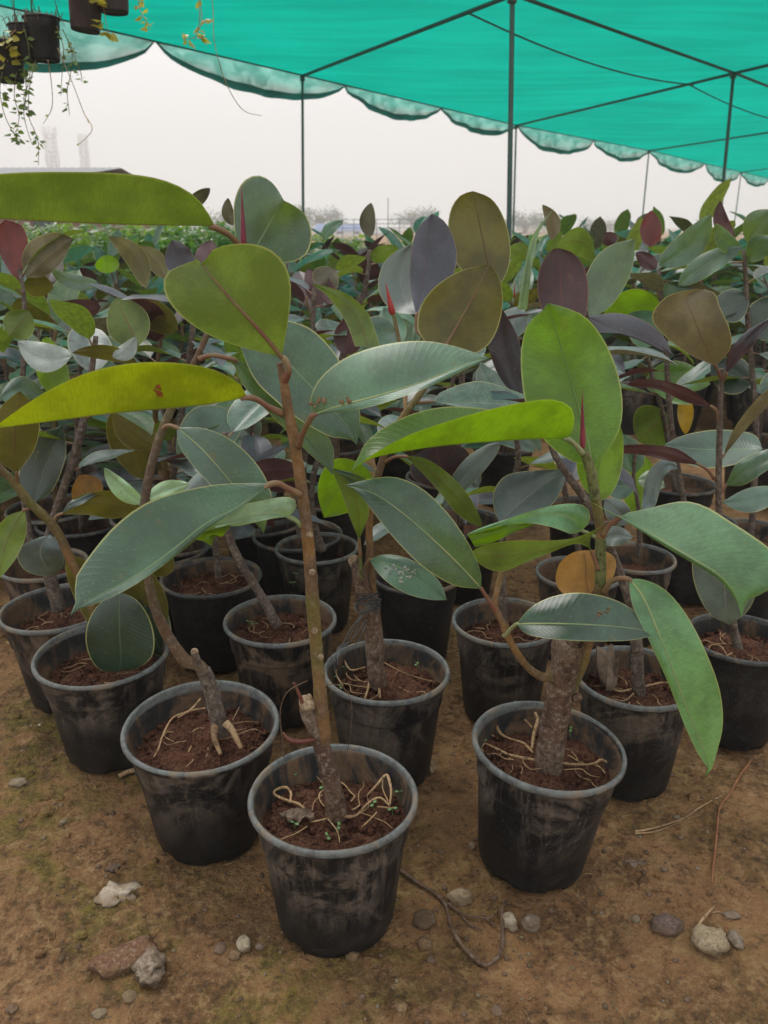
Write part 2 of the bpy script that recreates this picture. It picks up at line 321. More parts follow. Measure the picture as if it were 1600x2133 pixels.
def stone_mat(name, a, b, sc_=40):
    s = NT(name); v = s.coord(); n = s.noise(v, sc_, 5, .7); n2 = s.noise(v, 200, 5, .75)
    c = s.mix(s.step(n, .35, .65), a, b); c = s.mix(s.math('MULTIPLY', s.step(n2, .52, .60), .6), c, tuple(x*.42 for x in a)); c = s.mix(s.math('MULTIPLY', s.step(n2, .46, .38), .35), c, (.52, .46, .38))
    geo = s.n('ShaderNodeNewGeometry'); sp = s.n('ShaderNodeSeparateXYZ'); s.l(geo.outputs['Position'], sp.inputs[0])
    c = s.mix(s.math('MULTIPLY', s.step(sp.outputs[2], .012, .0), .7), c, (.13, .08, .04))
    return s.done(s.bsdf(c, .8, .3, s.bump(s.math('ADD', n2, n), .003, .9)))
ROOTO = simple('orange_dry_root', (.30, .13, .055), .7, .3, (.20, .085, .04), 60)
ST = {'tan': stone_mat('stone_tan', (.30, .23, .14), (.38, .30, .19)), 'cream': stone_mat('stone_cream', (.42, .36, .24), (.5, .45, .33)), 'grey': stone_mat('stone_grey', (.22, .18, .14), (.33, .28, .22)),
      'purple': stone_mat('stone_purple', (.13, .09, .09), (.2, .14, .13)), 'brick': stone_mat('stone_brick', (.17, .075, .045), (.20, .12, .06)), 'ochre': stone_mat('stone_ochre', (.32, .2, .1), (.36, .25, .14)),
      'rug': stone_mat('stone_rugged', (.20, .14, .09), (.34, .27, .20), 60), 'white': stone_mat('lime_plaster', (.66, .58, .46), (.48, .36, .22), 60), 'dark': stone_mat('stone_dark', (.06, .05, .035), (.10, .08, .055)), 'pink': stone_mat('stone_pink', (.22, .15, .12), (.3, .2, .15))}

# ------------------------------------------------------------------ ground sheet
def ghz(x, y):
    p = Vector((x, y, 0))
    cl = max(0, noise.noise(p*9+Vector((4, 0, 0)))-.05)
    return .013*noise.fractal(p*2.2, 1.0, 2.1, 3) + .0035*noise.fractal(p*17, .9, 2.2, 2) + cl*.022*max(0, noise.noise(p*34)+.15) - .006
def ground():
    xs = []; x = 0; st = .0125
    while x < 1500:
        xs.append(x); x += st
        if x > 1.35: st *= 1.16
    xs = [-a for a in xs[:0:-1]]+xs
    ys = [-1500, -600, -200, -60, -20, -6, -2, -.6, 0, .25, .4]; y = .5; st = .0115
    while y < 1500:
        ys.append(y); y += st
        if y > 2.3: st *= 1.10
    vs = []; fs = []; nx = len(xs)
    for y in ys:
        far = y > 40 or y < -5
        for x in xs: vs.append((x, y, -.006 if (far or abs(x) > 40) else ghz(x, y)))
    for j in range(len(ys)-1):
        for i in range(nx-1): a = j*nx+i; fs.append((a, a+1, a+nx+1, a+nx))
    mb = MB(); mb.add(vs, fs); o = part('ground', mb, GROUND, kind='structure')
    o['label'] = 'damp brown earth with green moss patches and small stones'
ground()

# ------------------------------------------------------------------ shade net canopy on green pipes
H = 1.55; ZN = CAM_H+H
PIPE = simple('pipe_green_paint', (.035, .085, .075), .5, .5, (.05, .10, .085), 12, .0005)
RUST = simple('pipe_rust_dark', (.05, .045, .04), .6, .4, (.09, .06, .045), 25)
def net_mat(name, colr, alpha, painted_folds=False):
    s = NT(name); tc = s.n('ShaderNodeTexCoord'); v = tc.outputs['UV' if painted_folds else 'Object']
    mp = s.n('ShaderNodeMapping'); s.l(v, mp.inputs[0])
    if painted_folds: mp.inputs['Scale'].default_value = (9, 1.3, 1); mp.inputs['Rotation'].default_value = (0, 0, .25)
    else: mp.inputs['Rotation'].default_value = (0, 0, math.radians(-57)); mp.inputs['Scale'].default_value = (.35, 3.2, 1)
    n = s.noise(mp.outputs[0], 1.2, 5, .6, .6 if painted_folds else 0); n2 = s.noise(v, .7, 2)
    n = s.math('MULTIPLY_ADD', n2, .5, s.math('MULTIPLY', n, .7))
    c = s.mix(s.step(n, .42, .78), tuple(x*(.55 if painted_folds else .84) for x in colr), tuple(min(1, x*1.14) for x in colr))  # shading of the cloth folds painted as darker and lighter streaks
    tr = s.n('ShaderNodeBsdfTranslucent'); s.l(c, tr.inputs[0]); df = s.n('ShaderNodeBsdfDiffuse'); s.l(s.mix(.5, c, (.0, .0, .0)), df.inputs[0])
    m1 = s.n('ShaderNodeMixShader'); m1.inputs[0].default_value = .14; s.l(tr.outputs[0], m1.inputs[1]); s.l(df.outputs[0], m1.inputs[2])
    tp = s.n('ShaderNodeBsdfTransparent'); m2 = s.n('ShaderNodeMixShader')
    if painted_folds: s.l(s.math('MULTIPLY_ADD', s.step(n, .42, .75), alpha, alpha*.35), m2.inputs[0])
    else: m2.inputs[0].default_value = alpha
    s.l(m1.outputs[0], m2.inputs[1]); s.l(tp.outputs[0], m2.inputs[2])
    return s.done(m2.outputs[0])
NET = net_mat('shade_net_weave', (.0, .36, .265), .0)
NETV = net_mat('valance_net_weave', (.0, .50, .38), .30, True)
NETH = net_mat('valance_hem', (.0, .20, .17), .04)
def v2(a): return Vector((a[0]*H, a[1]*H, ZN))
Vr = [v2(a) for a in [(-4.45, .62), (-2.5, 3.45), (-.565, 6.33), (1.36, 9.24), (3.62, 12.15), (6.76, 16.7), (9.7, 21.0)]]
Ir = [v2(a) for a in [(-3.0, -.5+.1), (-1.3, 1.95), (.58, 4.25), (2.38, 6.23), (4.55, 8.75), (7.1, 12.2), (10.2, 16.2)]]
Jr = [I+(I-V)*.55 for I, V in zip(Ir, Vr)]
canopy = empty('shade_canopy', (Vr[3].x, Vr[3].y, 0))
tag(canopy, 'green shade net canopy with scalloped valance stretched over thin pipe posts', 'canopy')
def panel(a, b, c, d, name='net_panel', sag=.10, n=14):
    vs = []; fs = []; uv = []
    for i in range(n+1):
        for j in range(n+1):
            u = i/n; v = j/n; p = a.lerp(b, u).lerp(d.lerp(c, u), v); q = p.copy()
            q.z += -sag*16*u*(1-u)*v*(1-v)*.35+.025*noise.noise(p*1.5)*min(1, 8*u*(1-u))*min(1, 8*v*(1-v))-.0; vs.append(q); uv.append((u, v))
    for i in range(n):
        for j in range(n): k = i*(n+1)+j; fs.append((k, k+1, k+n+2, k+n+1))
    mb = MB(); mb.add(vs, fs, uv); part(name, mb, NET, canopy)
def pipe(a, b, r, name, mat, seg=8, sag=0):
    mb = MB(); P = [a.lerp(b, t/6)-Vector((0, 0, sag*4*(t/6)*(1-t/6))) for t in range(7)]
    tube(mb, P, [r]*7, seg); return part(name, mb, mat, canopy)
for k in range(1, 6):
    panel(Vr[k], Vr[k+1], Ir[k+1], Ir[k])
    if k >= 2: panel(Ir[k], Ir[k+1], Jr[k+1], Jr[k])
dz = Vector((0, 0, .01))
for k in range(1, 7):
    pipe(Vr[k]-dz, Ir[k]-dz, .018, 'beam', PIPE)
    if k >= 2: pipe(Ir[k]-dz, Jr[k]-dz, .018, 'beam', PIPE)
    if k < 6:
        pipe(Vr[k], Vr[k+1], .012, 'edge_wire', RUST)
        if k >= 2: pipe(Ir[k], Ir[k+1], .020, 'beam', PIPE)
        if k >= 2: pipe(Vr[k].lerp(Ir[k], .86)-dz*3, Vr[k+1].lerp(Ir[k+1], .87)-dz*3, .008, 'wire', RUST, 6, .09)
def post(p, name='post', lean=(0, 0), r=.021):
    mb = MB(); b = Vector((p.x-lean[0], p.y-lean[1], -.05)); tube(mb, [b, b.lerp(p, .33), b.lerp(p, .66), p], [r, r, r*.95, r*.9], 10)
    tube(mb, [p-Vector((0, 0, .06)), p+Vector((0, 0, .01))], [r*1.7, r*1.7], 10)
    part(name, mb, PIPE, canopy)
post(Ir[2], lean=(-.09, 0), r=.020); post(Ir[3], lean=(-.09, 0), r=.020)
for k, ln in ((1, .0), (2, .07), (3, -.06), (4, 0), (5, 0)): post(Vr[k], r=.016, lean=(ln, 0))
post(Ir[4]); post(Ir[1])
# scalloped valance
ties = []
for k in range(1, 6):
    a, b = Vr[k], Vr[k+1]
    if k == 1: ties += [a, a.lerp(b, .62)]
    elif k == 2: ties += [a.lerp(b, .145), a.lerp(b, .55)]
    else: ties += [a, a.lerp(b, .52)]
ties.append(Vr[6])
def along(k, t):
    return ties[k].lerp(ties[k+1], t)
for k in range(len(ties)-1):
    a, b = ties[k], ties[k+1]; L = (b-a).length; d = (b-a).normalized(); nrm = Vector((-d.y, d.x, 0)); n = 26; m = 9
    drop = min(.36, .105*L)*R.uniform(.85, 1.15)*(1.25 if k == 0 else 1)
    vs = []; fs = []; uv = []
    for i in range(n+1):
        t = i/n; e = a.lerp(b, t); dr = drop*(4*t*(1-t))**.75+.012
        for j in range(m+1):
            s_ = j/m
            fold = .035*math.sin(t*29+s_*3+k*2)*s_*(1-.4*s_)+.05*noise.noise(Vector((t*5+k*3, s_*2, 1)))*s_
            vs.append(e-Vector((0, 0, dr*s_+.004*math.sin(t*40)))+nrm*(fold+.09*math.sin(s_*math.pi)*math.sin(t*math.pi))); uv.append((t, s_))
    for i in range(n):
        for j in range(m): q = i*(m+1)+j; fs.append((q, q+1, q+m+2, q+m+1))
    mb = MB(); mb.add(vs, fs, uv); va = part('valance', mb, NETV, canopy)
    hv = []; hf = []
    for i in range(n+1):
        t = i/n; e = Vector(vs[i*(m+1)+m]); up = Vector((0, 0, .012+.055*math.sin(math.pi*t)**.7*(1+.35*noise.noise(Vector((t*7, k, 0))))))
        hv += [e+up-nrm*.006, e+up*.45-nrm*.016, e-Vector((0, 0, .006))-nrm*.004, e+nrm*.008]
    for i in range(n):
        for j in range(3): q = i*4+j; hf.append((q, q+1, q+5, q+4))
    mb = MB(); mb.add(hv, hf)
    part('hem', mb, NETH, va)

# ------------------------------------------------------------------ leaves
def leaf(plant, A, B, M=None, Y=(1, 1, 1), view='top', tone='teal', k=None, fold=.12, pet=None, petr=.0032, petmat=None, n=20, m=10, k0=0.0, wav=.01, label=None, yA=0, yB=0, rib=0, ribm=None):
    """one leaf blade traced base -> tip by its two edges and midrib; Y = forward distance at base, middle, tip"""
    A = resample([tuple(map(float, p)) for p in A], n); B = resample([tuple(map(float, p)) for p in B], n)
    M = resample([tuple(map(float, p)) for p in M], n) if M else [((a[0]+b[0])/2, (a[1]+b[1])/2) for a, b in zip(A, B)]
    i = n//2; dx, dy = M[i+2][0]-M[i-2][0], M[i+2][1]-M[i-2][1]
    left = (A[i][0]-M[i][0])*dy-(A[i][1]-M[i][1])*dx > 0
    if (view == 'top') != left: A, B = B, A; yA, yB = yB, yA
    if k is None: k = .6 if view == 'top' else .35
    sg = 1 if view == 'top' else -1
    vs = []; fs = []; uv = []; sd_ = R.random()*50
    def yy(t): return Y[0]*(1-t)**2+2*t*(1-t)*(2*Y[1]-.5*Y[0]-.5*Y[2])+Y[2]*t*t
    wmax = max(math.dist(a, b) for a, b in zip(A, B))
    for i in range(n):
        t = i/(n-1); ym = yy(t)
        for j in range(m+1):
            u = j/m*2-1; s_ = abs(u); E = A[i] if u < 0 else B[i]
            x = M[i][0]+(E[0]-M[i][0])*s_; y = M[i][1]+(E[1]-M[i][1])*s_
            pm = pxm(y, ym); dyp = (y-M[i][1])
            dY = -sg*k*dyp*pm*(1+.25*s_) - sg*fold*math.dist(M[i], E)*pm*(s_-.45*s_*s_)
            dY += sg*wav*math.sin(t*9+sd_+u*1.3)*s_*s_*math.sin(math.pi*t)*.6 + (yA if u < 0 else yB)*s_*math.sin(math.pi*t)**.5
            dY += -.0015*sg*math.sin(math.pi*min(s_*1.0, 1))
            vs.append(pt(x, y, ym+dY)); uv.append((j/m, t))
    for i in range(n-1):
        for j in range(m): q = i*(m+1)+j; fs.append((q, q+1, q+m+2, q+m+1))
    mb = MB(); mb.add(vs, fs, uv); o = part('leaf', mb, T[tone], plant, label=label)
    if rib:
        mb = MB(); jm = (m+1)//2; P = [Vector(vs[i*(m+1)+jm]) for i in range(0, n-1, 2)]; P.append(Vector(vs[(n-1)*(m+1)+jm]))
        tube(mb, P, [rib*(1-.85*i/(len(P)-1)) for i in range(len(P))], 6, flat=.8); part('midrib', mb, ribm or PETR, o)
    if pet:
        mb = MB(); P = [pt(*p) for p in pet]; base = pt(*M[0], Y[0]); P.append(base); P.append(pt(*M[1], yy(1/(n-1)))*.5+base*.5-Vector((0, 0, .001)))
        rr = [petr*1.1]+[petr*.82]*(len(P)-2)+[petr*.42]; tube(mb, P, rr, 8); part('petiole', mb, petmat or (PETG if tone in ('lime', 'light', 'pale') else PETR), o)
    return o
def marks(o, pts_, mat, r, name='scar_mark', n=3):
    """small raised scabs set on the blade where the photo shows them"""
    me = o.data; og = origin_of(o); P = []
    for v in me.vertices:
        q = v.co+og; d = q.y*CP-(q.z-CAM_H)*SP; P.append((800+q.x/d*FPX, 1066.5-(q.y*SP+(q.z-CAM_H)*CP)/d*FPX, q.y))
    mb = MB()
    for x, y in pts_:
        for _ in range(n):
            px, py = x+R.uniform(-5, 5), y+R.uniform(-5, 5); k = sorted(P, key=lambda p: (p[0]-px)**2+(p[1]-py)**2)[:4]
            ws = [1/((p[0]-px)**2+(p[1]-py)**2+1) for p in k]; Yq = sum(a*p[2] for a, p in zip(ws, k))/sum(ws)
            q = pt(px, py, Yq-.0012); a = r*R.uniform(.5, 1.3); blob(mb, q, (a, .0007, a*R.uniform(.6, 1.2)), R.random()*50, 6, 8, .6)
    part(name, mb, mat, o)
def sleaf(plant, base, tip, wpx, Y0, Y1, view='top', tone='teal', bow=0.0, wa=1.0, wb=1.0, pet=None, tipl=.05, arch=0.0, **kw):
    """leaf from its two ends, width and bow"""
    bx, by = base; tx, ty = tip; L = math.hypot(tx-bx, ty-by) or 1; nx, ny = (ty-by)/L, -(tx-bx)/L
    M = []; A = []; B = []; N = 13
    for i in range(N):
        t = i/(N-1); o = bow*4*t*(1-t)*L; x = bx+(tx-bx)*t+nx*o; y = by+(ty-by)*t+ny*o
        wd = wpx/2*max(0, math.sin(math.pi*t**.86))**.68
        if t > .93: wd *= .6
        M.append((x, y)); A.append((x+nx*wd*wa, y+ny*wd*wa)); B.append((x-nx*wd*wb, y-ny*wd*wb))
    return leaf(plant, A, B, M, (Y0, (Y0+Y1)/2-arch, Y1), view, tone, pet=pet, n=16, m=8, **kw)
def bud(plant, a, b, Y0, Y1, r, mat=BUD):
    mb = MB(); p = pt(*a, Y0); q = pt(*b, Y1); tube(mb, [p, p.lerp(q, .15), p.lerp(q, .5), q], [r*.7, r, r*.6, r*.06], 8); part('bud', mb, mat, plant)
SK = .78     # stems as slender as in the photo
def stem(plant, P, mat=BARK, name='stem', seg=12, rough=.12, rings=0, smooth=True):
    """P: list of (px, py, Y, radius in photo pixels)"""
    mb = MB(); tube(mb, [pt(x, y, Y) for x, y, Y, r in P], [r*SK*pxm(y, Y) for x, y, Y, r in P], seg, n=len(P)*6, rough=rough, rings=rings)
    return part(name, mb, mat, plant)
def scar(plant, px, py, Y, r, mat=CUTW):
    mb = MB(); c = pt(px, py, Y); tube(mb, [c+Vector((0, .004, 0)), c, c-Vector((0, .0012, 0))], [r, r, r*.6], 8); part('leaf_scar', mb, mat, plant)

# pots
def pot_parts(root, rad, hgt, seg=64, tilt=(0, 0), mat=POT, wob=.006, ph=0, soil=.168, detail=True):
    """pot (> rim) and soil; root already stands at the pot's base"""
    s_ = rad/.12; hz = hgt/.215; b = origin_of(root).copy()
    M = Matrix.Rotation(tilt[0], 4, 'Y') @ Matrix.Rotation(tilt[1], 4, 'X')
    lift = max(abs(tilt[0]), abs(tilt[1]))*.083*s_*.75
    b = b+Vector((0, 0, lift*.6))
    pr = [(.0, .010), (.078, .010), (.080, .001), (.0835, 0), (.0855, .004), (.0858, .010), (.0875, .013), (.0985, .110), (.1031, .1515), (.1033, .1535), (.1034, .1545), (.1064, .1557), (.1068, .1568), (.1072, .160), (.1084, .172), (.1112, .198), (.1135, .2045)]
    mb = MB(); P = [(r*s_, z*hz) for r, z in pr]
    lathe(mb, P, seg, b, M, wob, ph)
    # drainage notches: press the foot in at six places
    if detail:
        base_n = len(P)
        for i in (3, 4):
            for k in range(seg):
                if (k % (seg//6)) in (0, 1, 2):
                    x, y, z = mb.v[i*seg+k]; mb.v[i*seg+k] = (x+(b.x-x)*.05, y+(b.y-y)*.05, z+.009)
    pot = part('pot', mb, mat, root)
    mb = MB(); lathe(mb, [(r*s_, z*hz) for r, z in [(.1132, .2030), (.1190, .2045), (.1205, .2075), (.1205, .2115), (.1185, .2150), (.1155, .2155), (.1130, .2140), (.1122, .208)]], seg, b, M, wob, ph)
    part('rim', mb, mat, pot)
    mb = MB(); inn = [(.1122, .208), (.1098, .2), (.1103, .1985), (.1088, .193), (.1093, .1915), (.1077, .186), (.1082, .1845), (.1060, .174), (.1035, .158), (.1015, .150)]
    lathe(mb, [(r*s_, z*hz) for r, z in inn], seg, b, M, wob, ph); part('inner_wall', mb, POTIN, pot)
    # soil disc
    vs = [M @ Vector((0, 0, soil*hz))+b]; fs = []; nr = 26 if detail else 6; sg = 72 if detail else 20; uv = [(0, 0)]
    rs = (.1020+.14*(soil-.155))*s_*1.01
    for i in range(1, nr+1):
        for k in range(sg):
            a = 2*math.pi*k/sg; r = rs*i/nr; p = Vector((r*math.cos(a), r*math.sin(a), soil*hz)); q = p+b*3
            dzz = (.012*noise.noise(q*12)+.009*noise.noise(q*42)+.0055*noise.noise(q*110)+.003*noise.noise(q*230) if detail else .008*noise.noise(q*30))+.006*(i/nr)**4*-1+.006*(1-i/nr)
            p.z += dzz; vs.append(M @ p+b); uv.append((0, 0))
    for k in range(sg): fs.append((0, 1+k, 1+(k+1) % sg))
    for i in range(nr-1):
        for k in range(sg): a0 = 1+i*sg; a1 = a0+sg; fs.append((a0+k, a1+k, a1+(k+1) % sg, a0+(k+1) % sg))
    mb = MB(); mb.add(vs, fs, uv); part('soil', mb, SOIL, root)
    if detail:   # crumbs of earth
        mb = MB()
        for _ in range(320):
            a = R.uniform(0, 6.28); r = rs*math.sqrt(R.random())*.95; z = R.choice((.0015, .002, .003, .004, .006))*R.uniform(.7, 1.3); p = M @ Vector((r*math.cos(a), r*math.sin(a), soil*hz+.002))+b
            blob(mb, p, (z, z*R.uniform(.7, 1), z*.8), R.random()*99, 4, 5)
        part('soil_crumbs', mb, SOIL, root, kind='stuff')
        for _ in range(7):
            a = R.uniform(0, 6.28); r0 = R.uniform(.015, .05); x, y = r0*math.cos(a), r0*math.sin(a); h0 = a+R.uniform(-.6, .6); P_ = []
            for k in range(R.randint(4, 7)):
                if math.hypot(x, y) < rs*.95: P_.append(M @ Vector((x, y, soil*hz+.006+R.uniform(0, .007)))+b)
                h0 += R.uniform(-.9, .9); x += .015*math.cos(h0); y += .015*math.sin(h0)
            if len(P_) > 2: mb = MB(); tube(mb, P_, [R.uniform(.0007, .0012)]*(len(P_)-1)+[.0004], 5, n=len(P_)*4, rough=.3); part('root', mb, TAN, root)
    return M, b, rs, soil*hz
def blob(mb, c, s_, seed, rings=8, seg=10, rough=.25, rot=0, freq=1.6, boxy=0):
    vs = []; fs = []
    cr_, sr_ = math.cos(rot), math.sin(rot)
    for i in range(rings+1):
        th = math.pi*i/rings
        for k in range(seg):
            a = 2*math.pi*k/seg; d = Vector((math.sin(th)*math.cos(a), math.sin(th)*math.sin(a), math.cos(th)))
            if boxy: d = d*((abs(d.x)**4+abs(d.y)**4+abs(d.z)**4)**-.25)*.85
            q = 1+rough*noise.noise(d*freq+Vector((seed, seed*.7, 0)))+rough*.4*noise.noise(d*freq*3+Vector((seed, 0, 5)))
            x, y, z = d.x*s_[0]*q, d.y*s_[1]*q, d.z*s_[2]*q; vs.append((c[0]+x*cr_-y*sr_, c[1]+x*sr_+y*cr_, c[2]+z))
    for i in range(rings):
        for k in range(seg): k2 = (k+1) % seg; fs.append((i*seg+k, (i+1)*seg+k, (i+1)*seg+k2, i*seg+k2))
    mb.add(vs, fs)
def potted(name, px, py, wpx, label, tilt=(0, 0), mat=POT, hgt=.215, soil=.168, detail=True, group='potted rubber plants in the nursery rows', **kw):
    c = on_plane(px, py, hgt); rad = wpx*pxm(py, c.y)/2*.985
    rad = min(max(rad, .098), .134)
    root = empty('rubber_plant', (c.x-math.sin(tilt[0])*hgt, c.y+math.sin(tilt[1])*hgt, 0)); tag(root, label, 'rubber plant', group)
    root['_rad'] = rad
    pot_parts(root, rad, hgt, tilt=tilt, mat=mat, ph=R.random()*6, detail=detail, soil=soil, seg=64 if detail else 40, **kw)
    del root['_rad']
    return root
def roots(plant, lines, Y=None, mat=TAN, z=.175, name='root'):
    """thin roots lying at height z; lines of (px, py, radius mm, lift mm)"""
    for ln in lines:
        mb = MB(); P = [on_plane(x, y, z+l*.001) for x, y, r, l in ln]; tube(mb, P, [r*.001 for x, y, r, l in ln], 7, n=len(P)*5, rough=.35)
        part(name, mb, mat, plant)
def seedlings(plant, pts, z=.176):
    for x, y in pts:
        mb = MB(); p = on_plane(x, y, z); a = R.uniform(0, 3.1)
        h_ = R.uniform(.006, .011); tube(mb, [p-Vector((0, 0, .004)), p+Vector((0, 0, h_))], [.0006, .0005], 5)
        for s_ in (-1, 1):
            c = p+Vector((math.cos(a)*s_*.0045, math.sin(a)*s_*.0045, h_)); blob(mb, c, (.0038, .0026, .0006), 1, 4, 8, 0, a)
        part('seedling', mb, SPROUT, plant)

# ================================================================== foreground plant in the front pot
p1 = potted('p', 694, 1652, 356, 'tall rubber plant in the frontmost black pot with long straight orange stem', tilt=(0, 0))
y1 = p1.location.y; ya = y1+.005
stem(p1, [(702, 1700, ya, 30), (697, 1665, ya, 27), (688, 1620, ya, 24), (672, 1560, ya, 22), (655, 1512, ya-.002, 24), (643, 1480, ya-.004, 23), (639, 1463, ya-.004, 20)], BARKR, rough=.22, seg=18)
mb = MB(); c = pt(638, 1462, ya-.006); tube(mb, [c-Vector((0, 0, .006)), c+Vector((0, 0, .003)), c+Vector((-.001, 0, .005))], [.0125, .0115, .006], 12, rough=.5); part('cut_stump', mb, CUTW, p1)
stem(p1, [(676, 1575, ya+.002, 12), (674, 1530, ya-.002, 19), (669, 1480, ya-.004, 20), (665, 1420, ya-.004, 17), (658, 1340, ya, 17), (652, 1260, ya, 18), (648, 1200, ya, 17), (641, 1120, ya, 16), (630, 1030, ya, 15.5), (615, 930, ya, 15), (600, 850, ya, 14), (592, 800, ya, 12), (583, 755, ya, 9)], SHOOT, 'shoot', 14, .07, .033)
stem(p1, [(634, 1478, ya-.012, 5), (625, 1450, ya-.012, 5), (612, 1422, ya-.013, 3)], BUDB, 'side_bud', 8)
stem(p1, [(655, 1540, ya-.01, 7), (625, 1545, ya-.018, 6), (602, 1540, ya-.02, 6), (590, 1526, ya-.02, 3)], BUDB, 'side_bud', 8)
for q in ((650, 1193), (655, 1315), (668, 1370), (645, 1115)): scar(p1, q[0], q[1], ya-.0125, .0042)
leaf(p1, [(588, 745), (560, 738), (500, 722), (440, 700), (385, 665), (350, 625), (340, 590), (352, 565), (385, 550), (412, 540)],
     [(588, 745), (592, 715), (600, 670), (606, 610), (603, 575), (590, 545), (560, 518), (515, 507), (465, 512), (437, 525), (428, 545), (416, 552)],
     [(588, 745), (560, 710), (520, 665), (480, 622), (440, 575), (420, 550)], (ya-.01, ya-.035, ya-.03), 'under', 'olive', k=.22, fold=-.1, rib=.0034, pet=[(592, 795, ya), (602, 772, ya-.012), (596, 752, ya-.012)], petr=.0045, petmat=PETR)
yl = leaf(p1, [(515, 826), (500, 800), (440, 768), (360, 755), (270, 757), (180, 777), (100, 814), (40, 852), (-12, 890)],
     [(515, 828), (430, 836), (330, 842), (230, 850), (120, 866), (40, 880), (-12, 893)],
     [(515, 828), (430, 843), (330, 853), (230, 862), (120, 876), (40, 886), (-12, 893)], (ya-.03, ya-.09, ya-.13), 'under', 'yellow', k=.45, yB=.02, pet=[(590, 862, ya), (560, 848, ya-.01), (535, 832, ya-.02)], petr=.0042)
RUSTM = simple('rust_scab', (.30, .09, .02), .8, .2, (.22, .07, .02)); PALEM = simple('pale_scrape', (.42, .44, .38), .8, .2, (.30, .33, .28)); BRNM = simple('brown_scar', (.16, .08, .04), .8, .2, (.25, .18, .10))
marks(yl, [(330, 806), (325, 815), (334, 820), (326, 829), (322, 838), (330, 841)], RUSTM, .0022, 'rust_spot')
el = leaf(p1, [(652, 862), (645, 838), (665, 790), (720, 745), (800, 718), (880, 710), (950, 722), (1018, 745)],
     [(652, 866), (700, 858), (760, 850), (830, 830), (900, 803), (960, 775), (1000, 755), (1018, 746)],
     [(652, 865), (700, 848), (760, 832), (830, 812), (900, 788), (960, 763), (1000, 750), (1018, 745)], (ya-.05, ya-.08, ya-.06), 'top', 'sage', k=.8, fold=.15, rib=.0016, ribm=RIBP, pet=[(622, 930, ya-.005), (632, 900, ya-.03), (645, 875, ya-.045)], petr=.0042, label='grey-green leaf torn at its base')
marks(el, [(652, 842), (664, 838), (678, 836), (715, 838), (728, 833)], BRNM, .0022)
leaf(p1, [(560, 1007), (480, 1007), (400, 1018), (310, 1045), (240, 1095), (185, 1160), (155, 1210), (160, 1245), (146, 1283)],
     [(562, 1012), (500, 1058), (440, 1098), (380, 1147), (330, 1185), (270, 1225), (205, 1256), (160, 1270), (145, 1284)],
     [(560, 1010), (490, 1058), (430, 1090), (370, 1138), (315, 1178), (255, 1215), (195, 1245), (165, 1262), (145, 1284)], (ya-.03, ya-.10, ya-.16), 'top', 'sage', k=.6, pet=[(626, 1030, ya-.008), (600, 1018, ya-.018), (580, 1007, ya-.026)], petr=.0045, petmat=PETR)
leaf(p1, [(600, 1076), (617, 1060), (614, 1040), (590, 1035), (555, 1041), (505, 1052), (450, 1078), (404, 1108)],
     [(600, 1077), (575, 1079), (540, 1086), (500, 1095), (470, 1097), (440, 1103), (415, 1110), (404, 1111)],
     [(600, 1076), (570, 1070), (530, 1075), (480, 1088), (440, 1097), (404, 1110)], (ya+.0, ya-.02, ya-.03), 'top', 'pale', k=.6, pet=[(628, 1095, ya), (618, 1085, ya-.003)], petr=.0038)
leaf(p1, [(480, 1094), (440, 1098), (404, 1108), (405, 1122), (425, 1128), (440, 1138)], [(480, 1095), (470, 1110), (462, 1118), (452, 1115), (446, 1122), (440, 1138)], None, (ya-.03, ya-.03, ya-.03), 'under', 'lime', k=.1)
roots(p1, [[(700, 1690, 2.2, 6), (712, 1700, 2, 4), (740, 1700, 1.8, 3), (765, 1675, 1.7, 4), (790, 1662, 1.7, 6), (812, 1678, 1.6, 3)],
           [(812, 1678, 1.6, 3), (815, 1650, 2, 12), (810, 1622, 2.1, 18), (803, 1615, 2, 18), (785, 1635, 2, 12), (764, 1658, 1.5, 1)],
           [(797, 1622, 1.3, 16), (798, 1645, 1.2, 6), (812, 1675, 1.2, 3)],
           [(640, 1690, 2.0, 2), (622, 1675, 2, 3), (600, 1668, 2, 5), (572, 1655, 2, 5), (575, 1645, 2, 8), (595, 1640, 2, 8), (606, 1652, 2, 6), (604, 1672, 2, 4)],
           [(700, 1693, 1.5, 3), (680, 1705, 1.4, 2), (660, 1710, 1.3, 2), (645, 1712, 1.1, 1)], [(683, 1706, 1, 2), (702, 1730, .9, 1), (708, 1755, .9, 4)],
           [(785, 1692, 1.2, 3), (770, 1708, 1.2, 2), (755, 1722, 1, 1)], [(785, 1680, 1.5, 3), (810, 1683, 1.6, 3), (826, 1682, 1.4, 4)], [(672, 1655, .7, 6), (655, 1670, .7, 3), (650, 1690, .6, 2)]])
seedlings(p1, [(672, 1644), (620, 1617), (746, 1583), (778, 1686), (706, 1733), (683, 1752), (614, 1722), (810, 1605), (833, 1658), (818, 1695)])
mb = MB()
for P_ in ([(640, 1418, ya-.02), (600, 1440, ya-.03), (584, 1480, ya-.03), (588, 1540, ya-.03), (592, 1580, ya-.03)], [(675, 1425, ya-.02), (712, 1430, ya-.01), (732, 1465, ya-.01), (730, 1530, ya), (720, 1580, ya)]):
    tube(mb, [pt(*q) for q in P_], [.0006]*len(P_), 5)
part('dry_vine', mb, TWIG, p1)
